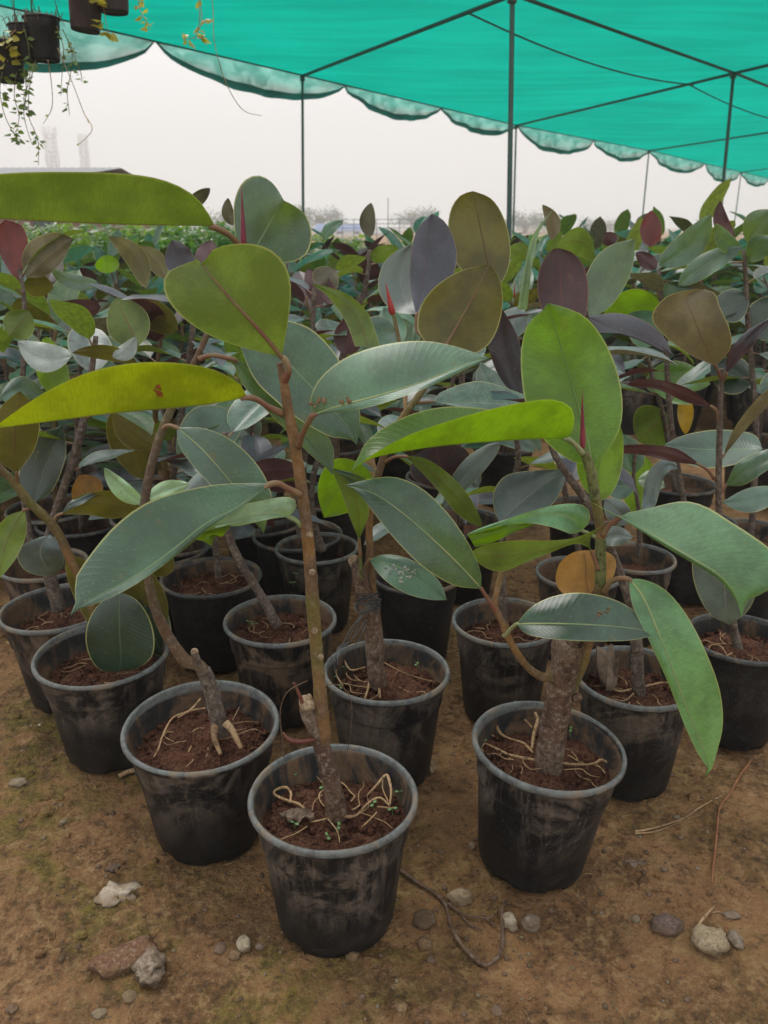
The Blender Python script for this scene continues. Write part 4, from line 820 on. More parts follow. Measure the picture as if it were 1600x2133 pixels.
# third row and on
p7, y7, Q7 = mid(584, 1287, 238, 'rubber plant with pale leaning cut stem in the small pot left of the wired trunk', [(578, 1305, 0, 15), (556, 1262, 0, 13), (530, 1218, 0, 12), (500, 1170, .0, 12), (478, 1120, .01, 11), (462, 1060, .02, 10), (455, 990, .02, 9), (470, 900, .03, 8)], BARK, POTD, soil=.176)
extra(p7, Q7, 6, ['teal', 'purple', 'teal', 'grey'], t0=.5)
sleaf(p7, (500, 1000), (640, 985), 50, y7+.04, y7+.1, 'under', 'purple', bow=.1); sleaf(p7, (500, 1000), (375, 1040), 60, y7, y7-.05, 'top', 'grey', bow=-.1)
seedlings(p7, [(505, 1285), (530, 1305), (520, 1302), (617, 1200), (610, 1218)], .185)
p8, y8, Q8 = mid(440, 1198, 211, 'rubber plant in the black pot with pale worn rim left of the tall orange stem', [(455, 1205, 0, 9), (450, 1150, 0, 9), (440, 1080, 0, 8), (420, 1000, .02, 8), (410, 900, .03, 7)], BARK, POTC, soil=.18)
sleaf(p8, (330, 930), (235, 850), 62, y8, y8+.02, 'under', 'bronze', bow=.1); sleaf(p8, (240, 850), (300, 1000), 100, y8+.05, y8+.1, 'under', 'bronze', bow=.06, label='dull brown hanging leaf')
sleaf(p8, (500, 870), (370, 960), 110, y8+.05, y8+.05, 'top', 'teal', bow=-.1); extra(p8, Q8, 6, ['teal', 'olive', 'grey', 'purple'], t0=.45)
p9, y9, Q9 = mid(660, 1138, 176, 'rubber plant in the black pot hidden behind the tall orange stem', [(672, 1148, 0, 13), (655, 1100, 0, 12), (648, 1040, 0, 9), (655, 980, 0, 8), (680, 900, .02, 7), (700, 800, .03, 7)], BARK, soil=.16)
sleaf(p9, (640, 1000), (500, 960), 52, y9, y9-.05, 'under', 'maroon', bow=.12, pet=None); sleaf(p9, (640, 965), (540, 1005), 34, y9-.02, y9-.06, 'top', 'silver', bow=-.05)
extra(p9, Q9, 7, ['teal', 'purple', 'sage', 'olive'], t0=.4)
p10, y10, Q10 = mid(868, 1195, 186, 'rubber plant in the large black pot behind the scraped grey-green leaf', [(880, 1200, 0, 9), (890, 1140, 0, 9), (900, 1080, .02, 9), (930, 1000, .03, 8), (960, 900, .04, 7)], BARK, POTC)
extra(p10, Q10, 7, ['purple', 'teal', 'grey'], t0=.4)
p11, y11, Q11 = mid(1053, 1290, 224, 'rubber plant with thin grey stem in the pot behind the lime-leaved plant', [(1046, 1300, 0, 11), (1048, 1240, 0, 10), (1045, 1150, 0, 9), (1060, 1050, .02, 9), (1080, 950, .03, 8), (1060, 850, .06, 7)], BARK)
leaf(p11, [(1040, 1088), (1028, 1055), (1030, 1020), (1055, 990), (1110, 980), (1183, 978)], [(1040, 1088), (1085, 1085), (1130, 1070), (1165, 1030), (1183, 978)], [(1040, 1088), (1080, 1050), (1130, 1010), (1183, 978)], (y11-.1, y11-.04, y11-.02), 'top', 'grey', k=.5)
leaf(p11, [(1088, 832), (1050, 800), (1025, 750), (1018, 700), (1045, 642)], [(1090, 832), (1088, 760), (1078, 700), (1046, 642)], None, (y11+.0, y11+.02, y11+.02), 'top', 'purple', k=.2, label='grey-purple leaf with pink midrib')
extra(p11, Q11, 5, ['purple', 'grey', 'teal'], t0=.5)
p12, y12, Q12 = mid(1325, 1405, 256, 'rubber plant in the pot with a curled dead leaf, right of the thick trunk', [(1332, 1452, 0, 19), (1328, 1400, 0, 17), (1325, 1330, 0, 16), (1312, 1260, .0, 13), (1290, 1190, .01, 12), (1262, 1120, .02, 11), (1225, 1050, .03, 11), (1180, 985, .04, 10), (1150, 930, .06, 9), (1145, 840, .1, 8), (1170, 740, .15, 7)], BARK, soil=.172)
leaf(p12, [(1175, 690), (1140, 670), (1120, 610), (1126, 555), (1150, 520), (1164, 517)], [(1177, 690), (1215, 668), (1226, 610), (1218, 560), (1195, 528), (1165, 517)], [(1176, 690), (1168, 600), (1165, 517)], (y12+.1, y12+.14, y12+.16), 'under', 'maroon', k=.1, fold=.3, label='upright purple-brown leaf')
leaf(p12, [(1228, 660), (1215, 600), (1235, 545), (1270, 512), (1321, 497)], [(1230, 662), (1270, 640), (1305, 590), (1321, 540), (1322, 497)], [(1229, 661), (1260, 600), (1295, 545), (1322, 497)], (y12+.12, y12+.18, y12+.2), 'top', 'olive', k=.3, label='upright green leaf with pointed tip')
leaf(p12, [(1400, 740), (1385, 705), (1345, 670), (1285, 652), (1226, 660)], [(1398, 740), (1345, 715), (1290, 695), (1240, 690), (1226, 662)], [(1400, 740), (1345, 712), (1290, 690), (1226, 661)], (y12+.02, y12+.0, y12-.02), 'top', 'purple', k=.6, label='blue-black arching leaf')
leaf(p12, [(1098, 645), (1108, 560), (1125, 480), (1158, 430)], [(1078, 642), (1092, 560), (1110, 490), (1158, 430)], None, (y12+.2, y12+.2, y12+.22), 'top', 'pale', k=.1)
sleaf(p12, (1310, 1090), (1260, 1040), 50, y12+.02, y12+.02, 'top', 'grey'); sleaf(p12, (1250, 1125), (1318, 1120), 42, y12, y12-.03, 'top', 'grey', bow=.1)
roots(p12, [[(1345, 1430, 2, 6), (1380, 1422, 1.8, 5), (1410, 1425, 1.6, 3)], [(1318, 1435, 2, 6), (1290, 1440, 1.8, 5), (1270, 1430, 1.6, 5)], [(1320, 1445, 2, 5), (1300, 1460, 1.5, 3), (1275, 1455, 1.4, 3)]], z=.178)
dl2 = crumple(None, 1262, 1428, .178, .036, .022, .075, DEAD, seed=5.3, rot=1.3, fq=.55); tag(dl2, 'curled grey-brown dead leaf standing in the pot right of the thick trunk', 'dead leaf')
extra(p12, Q12, 3, ['grey', 'purple'], t0=.75)
p13, y13, Q13 = mid(1548, 1325, 228, 'rubber plant with slender upright stem in the pot at the right edge', [(1540, 1362, 0, 13), (1530, 1320, 0, 12), (1520, 1260, 0, 10), (1508, 1180, 0, 9), (1498, 1080, 0, 9), (1497, 980, 0, 8.5), (1500, 880, 0, 8), (1502, 800, 0, 7), (1504, 768, 0, 6)], BARK, POTC, soil=.178)
leaf(p13, [(1488, 762), (1430, 735), (1380, 695), (1357, 660), (1385, 620), (1435, 604), (1465, 603)], [(1492, 762), (1522, 725), (1520, 685), (1500, 640), (1490, 612), (1467, 603)], [(1490, 762), (1465, 710), (1440, 650), (1420, 612)], (y13-.04, y13-.07, y13-.06), 'under', 'taupe', k=.2, fold=-.1, pet=[(1502, 790, y13), (1495, 770, y13-.01)], petmat=PETR, label='broad beige-brown leaf at the top of the stem')
leaf(p13, [(1512, 778), (1518, 735), (1555, 690), (1605, 662)], [(1514, 778), (1545, 745), (1580, 705), (1605, 668)], None, (y13-.02, y13-.04, y13-.05), 'top', 'purple', k=.3, pet=[(1505, 795, y13)])
leaf(p13, [(1484, 846), (1440, 812), (1380, 792), (1330, 790), (1305, 800)], [(1482, 848), (1430, 838), (1370, 812), (1320, 806), (1305, 801)], None, (y13-.0, y13+.02, y13+.04), 'under', 'purple', k=.5, pet=[(1497, 880, y13), (1494, 858, y13)])
leaf(p13, [(1455, 965), (1410, 935), (1350, 926), (1295, 928), (1262, 940)], [(1453, 968), (1400, 962), (1340, 948), (1290, 944), (1262, 942)], None, (y13-.02, y13-.0, y13+.02), 'under', 'purple', k=.5, pet=[(1488, 998, y13), (1475, 980, y13-.01)])
leaf(p13, [(1412, 975), (1400, 956), (1370, 962), (1345, 995), (1336, 1060)], [(1412, 978), (1388, 985), (1375, 1020), (1362, 1058), (1337, 1061)], None, (y13+.05, y13+.05, y13+.03), 'top', 'grey', k=.4, label='narrow grey leaf arching over')
leaf(p13, [(1508, 945), (1525, 900), (1560, 850), (1605, 805)], [(1510, 947), (1545, 905), (1575, 870), (1605, 840)], None, (y13-.0, y13-.02, y13-.04), 'under', 'taupe', k=.3, pet=[(1500, 955, y13)])
leaf(p13, [(1588, 935), (1570, 905), (1500, 895), (1430, 905), (1385, 925)], [(1588, 938), (1540, 965), (1470, 975), (1420, 960), (1385, 928)], [(1588, 936), (1530, 935), (1450, 935), (1385, 926)], (y13+.08, y13+.12, y13+.12), 'top', 'teal', k=1.0)
leaf(p13, [(1512, 1010), (1535, 965), (1570, 945), (1620, 930)], [(1512, 1012), (1550, 1010), (1590, 985), (1620, 965)], None, (y13, y13-.03, y13-.04), 'top', 'teal', k=.8, pet=[(1500, 1030, y13)])
leaf(p13, [(1545, 1130), (1500, 1135), (1448, 1150), (1445, 1210), (1475, 1275), (1520, 1302)], [(1547, 1130), (1575, 1165), (1578, 1220), (1560, 1270), (1520, 1302)], None, (y13-.1, y13-.12, y13-.10), 'top', 'grey', k=.2, label='drooping dark grey-green leaf')
leaf(p13, [(1500, 1115), (1455, 1095), (1400, 1090), (1358, 1100)], [(1498, 1118), (1450, 1130), (1395, 1122), (1358, 1102)], None, (y13-.02, y13-.04, y13-.04), 'top', 'grey', k=.8)
leaf(p13, [(1505, 1045), (1550, 1020), (1590, 1012), (1630, 1015)], [(1505, 1047), (1540, 1065), (1580, 1065), (1630, 1040)], None, (y13, y13+.02, y13+.03), 'top', 'teal', k=.8)
roots(p13, [[(1525, 1360, 2.2, 5), (1510, 1370, 1.8, 4), (1500, 1385, 1.4, 2)], [(1515, 1365, 1.4, 5), (1500, 1345, 1.2, 8), (1480, 1345, 1, 5), (1475, 1362, .9, 3)]], z=.186)
p14, y14, Q14 = mid(1205, 1190, 168, 'rubber plant in the small brown-rimmed pot behind the dying orange leaf', [(1215, 1195, 0, 9), (1200, 1120, 0, 8), (1180, 1040, 0, 8), (1165, 950, .03, 7), (1170, 840, .05, 6)], BARK, POTD, detail=False)
extra(p14, Q14, 5, ['purple', 'teal', 'maroon'], t0=.5)
p15, y15, Q15 = mid(1322, 1158, 142, 'young rubber plant standing alone in a small pot on the bare earth aisle', [(1330, 1160, 0, 8), (1332, 1110, 0, 7), (1330, 1060, 0, 6), (1320, 990, 0, 5), (1325, 935, 0, 5)], BARK, detail=False)
sleaf(p15, (1325, 985), (1300, 905), 58, y15-.0, y15+.02, 'top', 'teal'); sleaf(p15, (1325, 1010), (1255, 1000), 60, y15, y15+.02, 'top', 'teal', bow=.1); sleaf(p15, (1328, 1000), (1385, 1015), 40, y15, y15-.02, 'top', 'pale', bow=.15)
sleaf(p15, (1325, 1075), (1345, 950), 70, y15+.1, y15+.12, 'under', 'lime')
p16, y16, Q16 = mid(545, 1085, 168, 'rubber plant in the dark pot two rows behind the pale leaning stem', [(545, 1090, 0, 8), (540, 1020, 0, 8), (525, 940, .02, 7), (530, 830, .03, 6)], BARK, POTC, detail=False)
extra(p16, Q16, 7, ['purple', 'teal', 'teal', 'maroon'], t0=.4)
p17, y17, Q17 = mid(372, 1125, 146, 'rubber plant in the black pot behind the bent orange stem', [(380, 1130, 0, 8), (370, 1060, 0, 8), (360, 970, .02, 7), (340, 850, .03, 6)], BARK, POTC, detail=False)
extra(p17, Q17, 7, ['grey', 'teal', 'olive'], t0=.4)
p18, y18, Q18 = mid(92, 1172, 178, 'rubber plant in the beige dusty pot behind the tilted pot at the left edge', [(70, 1175, 0, 10), (60, 1100, 0, 9), (45, 1000, .0, 8), (40, 880, .02, 8), (50, 740, .05, 7), (50, 620, .08, 6), (40, 560, .1, 5)], BARK, POTD, detail=False)
leaf(p18, [(38, 590), (5, 540), (-15, 490), (10, 458)], [(42, 592), (60, 550), (58, 500), (45, 470), (12, 458)], None, (y18+.1, y18+.12, y18+.12), 'under', 'wine', k=.1, label='wine-red upright leaf')
leaf(p18, [(55, 578), (45, 540), (60, 505), (95, 487), (125, 485), (152, 497)], [(57, 578), (95, 575), (130, 545), (152, 500)], [(56, 578), (100, 540), (152, 498)], (y18+.1, y18+.12, y18+.14), 'under', 'taupe', k=.2)
sleaf(p18, (50, 590), (112, 600), 50, y18+.12, y18+.14, 'under', 'bronze'); sleaf(p18, (20, 700), (62, 648), 70, y18-.05, y18, 'under', 'olive')
extra(p18, Q18, 6, ['teal', 'dark', 'olive', 'sage'], t0=.4)
# traced leaves of plants whose pots the front rows hide
def hidden(px, y_fwd, label, P, leaves, mat=BARK, potm=POTC, n=4, tones=('teal', 'grey', 'purple'), t0=.4):
    q = pt(px, 1100, y_fwd); root = empty('rubber_plant', (q.x, y_fwd, 0)); tag(root, label, 'rubber plant', 'potted rubber plants in the nursery rows')
    pot_parts(root, .118, .215, 40, mat=potm, ph=R.random()*6, detail=False)
    s0 = root.location+Vector((0, 0, .17)); mb = MB(); PP = [s0]+[pt(x, y, y_fwd+d) for x, y, d in P]
    tube(mb, PP, [.009-.005*i/len(PP) for i in range(len(PP))], 8, rough=.1, rings=.035); part('stem', mb, mat, root)
    for L in leaves:
        b, t_, w_, da, db, vw, tn = L[:7]; sleaf(root, b, t_, w_, y_fwd+da, y_fwd+db, vw, tn, bow=L[7] if len(L) > 7 else 0)
    for i in range(n):
        t = t0+(1-t0)*(i+.5)/n; j = min(int(t*(len(PP)-1)), len(PP)-2); f = t*(len(PP)-1)-j; p = PP[j].lerp(PP[j+1], f)-root.location
        put_leaf(root, p, i*2.4+R.random(), R.uniform(-.3, .6), R.uniform(.13, .19), R.choice(tones), R.randrange(6), R.uniform(-.3, .3))
    return root
hidden(1440, 2.1, 'rubber plant with small wine-red oval leaf and long teal leaves against the sky', [(1400, 900, 0), (1385, 700, 0), (1372, 560, 0)],
  [((1355, 515), (1357, 438), 46, .0, .02, 'under', 'wine'), ((1373, 553), (1482, 447), 62, 0, -.06, 'top', 'teal', -.1), ((1412, 595), (1548, 515), 46, -.1, -.15, 'top', 'sage', .05), ((1368, 560), (1325, 525), 34, 0, .05, 'under', 'maroon'),
   ((1385, 640), (1440, 600), 80, 0, -.02, 'top', 'teal'), ((1390, 690), (1300, 660), 80, 0, -.05, 'top', 'sage', .1), ((1380, 640), (1255, 660), 70, 0, .02, 'under', 'lime', -.1)], n=6)
hidden(1570, 2.0, 'tall dark-leaved rubber plant at the right edge of the second rows', [(1575, 900, 0), (1560, 700, 0), (1550, 520, 0)],
  [((1530, 500), (1500, 418), 34, 0, 0, 'under', 'maroon', .15), ((1555, 505), (1620, 440), 60, 0, -.05, 'top', 'olive', .1), ((1545, 530), (1490, 465), 40, 0, -.1, 'top', 'teal', .1), ((1555, 540), (1620, 500), 50, 0, -.1, 'top', 'teal', .1),
   ((1560, 620), (1480, 640), 70, 0, -.05, 'top', 'dark', .1), ((1565, 700), (1640, 620), 90, 0, .0, 'top', 'dark'), ((1565, 800), (1480, 760), 80, 0, .05, 'top', 'dark')], n=7, tones=('dark', 'dark', 'teal'))
hidden(700, 2.3, 'rubber plant with pointed dark leaves rising above the horizon beside the eave post', [(700, 800, 0), (760, 600, 0), (770, 520, 0)],
  [((770, 495), (773, 422), 34, 0, .02, 'under', 'dark', .08), ((672, 498), (716, 460), 26, 0, 0, 'top', 'teal', .12), ((770, 540), (830, 515), 36, 0, -.05, 'under', 'olive'), ((720, 740), (735, 656), 64, -.4, -.38, 'under', 'maroon')], n=7)
hidden(620, 2.0, 'dark-leaved rubber plant right behind the top of the tall orange stem', [(640, 850, 0), (650, 700, 0), (655, 600, 0)],
  [((690, 640), (640, 560), 60, 0, .1, 'under', 'maroon'), ((660, 600), (700, 560), 60, 0, .1, 'under', 'dark'), ((485, 470), (475, 412), 26, 0, 0, 'under', 'dark', .1)], n=7)
hidden(330, 1.9, 'rubber plant with near-black leaf half hidden by the olive heart-shaped leaf', [(380, 850, 0), (400, 700, 0), (410, 590, 0)],
  [((400, 570), (358, 500), 62, 0, 0, 'top', 'purple', .1), ((425, 560), (440, 500), 50, 0, .05, 'under', 'purple'), ((305, 600), (225, 492), 46, 0, .1, 'under', 'bronze', -.15), ((345, 580), (285, 512), 40, .1, .2, 'under', 'bronze', -.1), ((392, 432), (438, 392), 30, .6, .6, 'under', 'dark'), ((370, 690), (270, 620), 60, .1, .1, 'under', 'bronze'), ((290, 720), (240, 620), 90, -.1, .0, 'under', 'olive')], n=6)
hidden(170, 2.1, 'rubber plant with plum-coloured leaf and red bud at the left', [(160, 850, 0), (170, 740, 0), (160, 660, 0)],
  [((210, 640), (118, 635), 48, 0, 0, 'under', 'maroon', .1), ((205, 590), (105, 560), 34, .1, .0, 'top', 'teal', .12), ((225, 570), (222, 530), 50, .2, .2, 'under', 'lime'), ((270, 640), (330, 700), 60, 0, 0, 'top', 'teal')], n=6, tones=('teal', 'sage', 'olive'))
bud(p18, (135, 668), (160, 632), y18+.2, y18+.2, .006, BUDR)
hidden(1220, 2.2, 'rubber plant with arched olive leaves behind the upright purple-brown leaf', [(1230, 900, 0), (1225, 700, 0), (1210, 560, 0)],
  [((1150, 500), (1130, 426), 32, 0, 0, 'under', 'taupe', -.15), ((1240, 535), (1155, 520), 60, 0, 0, 'under', 'olive', -.3), ((1278, 510), (1262, 484), 34, .1, .1, 'under', 'purple'), ((1060, 540), (1100, 510), 40, .1, .1, 'under', 'olive')], n=6)
hidden(960, 2.1, 'rubber plant filling the gap between the olive-brown leaves', [(960, 850, 0), (970, 720, 0), (1000, 650, 0)], [((830, 720), (800, 640), 60, 0, .1, 'top', 'sage'), ((1050, 700), (1090, 640), 60, 0, .1, 'top', 'grey')], n=7)
gp = hidden(1400, 2.45, 'rubber plant with one hanging golden-yellow leaf in the middle rows', [(1385, 880, 0), (1360, 790, 0), (1340, 700, 0)], [((1428, 822), (1428, 905), 34, -.1, -.1, 'top', 'gold'), ((1340, 800), (1480, 800), 70, 0, 0, 'top', 'lime', .1), ((1390, 860), (1330, 920), 100, 0, 0, 'under', 'olive')], n=6, tones=('olive', 'lime', 'dark'))

# ================================================================== rows of plants behind
def proto(seed, height, tones, n, L, potm):
    rr = random.Random(seed); root = empty('rubber_plant', (0, 0, 0)); pot_parts(root, .12, .215, 22, mat=potm, detail=False)
    P = [Vector((rr.uniform(-.02, .02), rr.uniform(-.02, .02), .165))]; lx, ly = rr.uniform(-.07, .07), rr.uniform(-.07, .07)
    for i in range(1, 5): t = i/4; P.append(Vector((P[0].x+lx*t+rr.uniform(-.02, .02), P[0].y+ly*t+rr.uniform(-.02, .02), .165+(height-.165)*t)))
    mb = MB(); tube(mb, P, [.011, .0095, .008, .006, .004], 7, 14, .1); part('stem', mb, rr.choice([BARK, SHOOT]), root)
    for i in range(n):
        t = (i+1)/n; t = .22+.78*t; j = min(int(t*4), 3); p = P[j].lerp(P[j+1], t*4-j)
        pitch = rr.uniform(-.35, .45)+max(0, t-.7)*2.6
        put_leaf(root, p, i*2.399+rr.uniform(-.35, .35), min(pitch, 1.35), rr.uniform(*L)*(1.0 if t < .9 else .9), rr.choice(tones), rr.randrange(6), rr.uniform(-.35, .35))
    if rr.random() < .5: mb = MB(); tube(mb, [P[-1], P[-1]+Vector((0, 0, .05))], [.004, .0006], 6); part('bud', mb, BUDR if rr.random() < .4 else BUD, root)
    return root
def near(px):
    for a, t in ((60, 'at the left picture edge'), (190, 'above the silver leaf'), (330, 'left of the heart-shaped leaf'), (480, 'behind the heart-shaped leaf'), (600, 'below the magenta bud'), (700, 'right of the eave post'), (800, 'behind the curved olive leaf'), (900, 'behind the blue-black upright leaf'), (1000, 'behind the olive-brown upright leaf'),
                 (1080, 'by the inner post'), (1180, 'behind the purple-brown leaf'), (1290, 'right of the purple-brown leaf'), (1400, 'under the wine-red oval leaf'), (1500, 'behind the beige-brown leaf'), (1600, 'at the right picture edge')):
        if px < a: return t
    return 'cut off by the right picture edge'
def pxof(x, y, z):
    v = Vector((x, y*SP*0+0, 0)); d = y*CP-(z-CAM_H)*SP; return 800+x/d*FPX
KIN = {'teal': 'teal-leaved', 'purple': 'dark purple-leaved', 'olive': 'olive-leaved', 'dark': 'dark green-leaved', 'sage': 'grey-green-leaved'}
SETS = {'teal': ['teal', 'teal', 'sage', 'olive'], 'purple': ['purple', 'purple', 'maroon', 'bronze'], 'olive': ['olive', 'bronze', 'teal', 'olive'], 'dark': ['dark', 'dark', 'teal'], 'sage': ['sage', 'grey', 'teal', 'taupe']}
protos = []
for i in range(12):
    kk = list(KIN)[i % 5]; protos.append((kk, proto(50+i, [.62, .70, .76][i % 3], SETS[kk], R.randint(14, 18), (.16, .235), [POT, POTD, POTC][i % 3])))
used = set()
def dup(root):
    c = root.copy(); col.objects.link(c)
    for ch in list(root.children):
        d = ch.copy(); col.objects.link(d); d.parent = c
        for g in list(ch.children): e = g.copy(); col.objects.link(e); e.parent = d
    return c
Yr = 2.15; row = 0; rb = random.Random(11)
while Yr < 6.4:
    hw = .5*Yr+.25; x = -hw+rb.uniform(0, .2)
    while x < hw+.1:
        X = x+rb.uniform(-.06, .06); Yv = Yr+rb.uniform(-.07, .07); x += .33
        ax = X/Yv
        if 3.15 < Yv < 3.75 and X > -.9: continue
        if Yv < 3.2 and .30*Yv-.32 < X < .30*Yv+.42 and Yv < 3.2: continue
        if Yv < 2.35 and -.5 < X < .2: continue
        i = rb.randrange(len(protos)); kk, pr = protos[i]
        if ax > .3 and rb.random() < .5: kk, pr = protos[3 if rb.random() < .5 else 8]; i = 3 if pr is protos[3][1] else 8
        o = pr if i not in used else dup(pr); used.add(i)
        o.location = (X, Yv, -.002); o.rotation_euler = (0, 0, rb.uniform(0, 6.28)); sz = rb.uniform(.88, 1.06)*(1.02 if ax < -.12 else 1.08 if ax < .25 else 1.10)
        if Yv > 3.5: sz *= 1.02 if ax < -.12 else 1.07 if ax < .18 else 1.12
        if kk == 'olive' and ax > -.1: sz = min(sz, .98)     # the olive ones stay below the others on this side
        o.scale = (min(sz, 1.16), min(sz, 1.16), sz)
        rw = ('nearest', 'second', 'third', 'fourth', 'fifth', 'sixth', 'seventh', 'eighth')
        tag(o, f"{KIN[kk]} rubber plant, {rw[row] if Yv < 3.4 else rw[min(row-4, 7)]} row {'before' if Yv < 3.4 else 'beyond'} the aisle, {near(pxof(X, Yv, .7))}", 'rubber plant', 'potted rubber plants in the nursery rows')
    Yr += .37; row += 1
for i, (kk, pr) in enumerate(protos):
    if i not in used:
        for ch in list(pr.children_recursive): bpy.data.objects.remove(ch)
        bpy.data.objects.remove(pr)

# ================================================================== leafy shrubs, trees, far things
BG = [leaf_mat('shrub_leaf_bright', (.15, .28, .05), (.20, .30, .06), trans=(.38, .58, .06), tf=.38, vein=.1, dust=0), leaf_mat('shrub_leaf_mid', (.09, .19, .045), (.12, .20, .05), trans=(.28, .45, .04), tf=.33, vein=.1, dust=0),
      leaf_mat('tree_leaf_dull', (.05, .09, .045), (.07, .10, .05), trans=(.12, .2, .05), tf=.25, vein=0, dust=0)]
def shrub_mesh(seed, n, rx, rz, ls, mat):
    rr = random.Random(seed); vs = []; fs = []; uv = []
    cl = [(rr.uniform(-rx, rx)*.8, rr.uniform(-rx, rx)*.8, rr.uniform(.15, 1)*rz, rr.uniform(.10, .24)*rx*1.6) for _ in range(26)]
    for i in range(n):
        cx, cy, cz, cr0 = rr.choice(cl); d = Vector((rr.gauss(0, 1), rr.gauss(0, 1), rr.gauss(0, 1))).normalized()*cr0*rr.uniform(.5, 1.1); p = Vector((cx, cy, max(.05, cz)))+d
        a = Vector((rr.gauss(0, 1), rr.gauss(0, 1), rr.gauss(0, .6))).normalized(); b = a.cross(Vector((rr.gauss(0, .4), rr.gauss(0, .4), 1))).normalized(); L = ls*rr.uniform(.6, 1.3); W = L*.32
        c = a.cross(b)*L*.12; o = len(vs)
        vs += [p, p+a*L*.45+b*W+c, p+a*L, p+a*L*.45-b*W+c]; fs.append((o, o+1, o+2, o+3)); uv += [(.5, 0), (0, .5), (.5, 1), (1, .5)]
    mb = MB(); mb.add(vs, fs, uv); me = mb.mesh('foliage_shape', mat, smooth=False)
    mb = MB()
    for cx, cy, cz, r in cl[:14]: tube(mb, [Vector((cx*.1, cy*.1, 0)), Vector((cx*.5, cy*.5, cz*.5)), Vector((cx, cy, cz))], [.012*rx*2, .008*rx*2, .004*rx*2], 5)
    return me, mb.mesh('branch_shape', TWIG)
SM = [shrub_mesh(3, 2600, .55, .95, .075, BG[0]), shrub_mesh(4, 2600, .55, .95, .085, BG[0]), shrub_mesh(5, 2400, .6, .9, .08, BG[1])]
def shrub(x, y, s_, m, label, sz=1.0, name='leafy_shrub', cat='shrub', grp='shrubs behind the rubber plants', parts_=('foliage', 'branches')):
    root = empty(name, (x, y, 0)); root.rotation_euler.z = R.uniform(0, 6); root.scale = (s_, s_, s_*sz); tag(root, label, cat, grp)
    for me, nm in zip(m, parts_): o = bpy.data.objects.new(nm, me); col.objects.link(o); o.parent = root; 
    return root
for i in range(30):
    Y = 6.9+(i % 3)*.9; X = (-.50+1.02*((i//3)/9))*Y+R.uniform(-.3, .3); a = X/Y; m = SM[i % 3]
    h = .93 if a < -.15 else (.72 if a < .1 else .80)
    side = 'at the far left under the sky' if a < -.25 else 'left of the eave post' if a < -.05 else 'in the middle distance' if a < .2 else 'at the right under the net'
    shrub(X, Y, 1.0, m, f"{'darker green' if i % 3 == 2 else 'bright green'} shrub in the {('front', 'middle', 'back')[i % 3]} hedge row, {near(pxof(X, Y, .8))}", sz=h)
for i in range(16):
    Y = 11+(i % 2)*2.2; X = (-.42+.92*((i//2)/7))*Y+R.uniform(-.3, .3)
    shrub(X, Y, 1.6, SM[2-i % 2], f"{'wide bright' if i % 2 else 'wide dull'} green bush {'farthest' if i % 2 else 'just'} behind the hedge rows, {near(pxof(X, Y, .8))}", sz=(.58 if X/Y < -.1 else .50), name='wide_bush', grp='bushes behind the hedge rows')
# thin sprigs that stand over the rows
for k, (px, top) in enumerate(((1172, 452), (1184, 462), (1216, 462))):
    p = pt(px, top, 7.6); mb = MB(); root = empty('young_sapling', (p.x, p.y, 0)); tag(root, ['tallest thin sapling with tiny leaves right of the inner post', 'shorter thin sapling beside the tallest one', 'small thin sapling standing alone further right'][k], 'sapling')
    tube(mb, [Vector((p.x, p.y, 0)), p], [.008, .003], 5); part('stem', mb, TWIG, root); mb = MB()
    for i in range(60):
        z = p.z-R.random()**1.3*.45; a = R.uniform(0, 6.28); q = Vector((p.x, p.y, z)); d = Vector((math.cos(a), math.sin(a), .5))*R.uniform(.025, .06); b = Vector((-d.y, d.x, 0))*.35
        mb.add([q, q+d*.5+b, q+d, q+d*.5-b], [(0, 1, 2, 3)], [(.5, 0), (0, .5), (.5, 1), (1, .5)])
    part('foliage', mb, BG[1], root, smooth=False)
def tree(px, base_y, Y, hgt, wid, label, seed):
    p = pt(px, 500, Y); rr = random.Random(seed); root = empty('hazy_tree', (p.x, Y, 0)); tag(root, label, 'tree', 'far trees on the skyline')
    mb = MB(); tube(mb, [Vector((p.x, Y, 0)), Vector((p.x+.1, Y, hgt*.45)), Vector((p.x, Y, hgt*.75))], [wid*.05, wid*.035, wid*.015], 8)
    for i in range(7):
        a = i*.9; tube(mb, [Vector((p.x, Y, hgt*.4)), Vector((p.x+math.cos(a)*wid*.2, Y+math.sin(a)*wid*.2, hgt*.62)), Vector((p.x+math.cos(a)*wid*.4, Y+math.sin(a)*wid*.4, hgt*.8))], [wid*.02, wid*.014, wid*.006], 5)
    part('trunk', mb, TWIG, root); mb = MB()
    cl = [(rr.uniform(-.42, .42)*wid, rr.uniform(-.42, .42)*wid, rr.uniform(.25, .9)*hgt, rr.uniform(.10, .2)*wid) for _ in range(22)]
    for i in range(2600):
        cx, cy, cz, r = rr.choice(cl); d = Vector((rr.gauss(0, 1), rr.gauss(0, 1), rr.gauss(0, .8))).normalized()*r*rr.uniform(.4, 1.15); q = Vector((p.x+cx, Y+cy, cz))+d
        a = Vector((rr.gauss(0, 1), rr.gauss(0, 1), rr.gauss(0, 1))).normalized(); b = a.cross(Vector((0, .3, 1))).normalized(); L = wid*.035
        mb.add([q, q+a*L*.5+b*L*.3, q+a*L, q+a*L*.5-b*L*.3], [(0, 1, 2, 3)], [(.5, 0), (0, .5), (.5, 1), (1, .5)])
    part('crown', mb, BG[2], root, smooth=False)
tree(668, 500, 140, 3.9, 9, 'hazy grey-green tree just right of the eave post', 1)
tree(860, 500, 160, 4.3, 9, 'hazy tree in the distance behind the blue-black upright leaf', 2)
tree(1092, 500, 150, 2.8, 10, 'hazy low tree between the inner post and the purple-brown leaf', 3)
tree(1245, 500, 170, 2.0, 8, 'faint low tree far behind the arched olive leaf', 4)
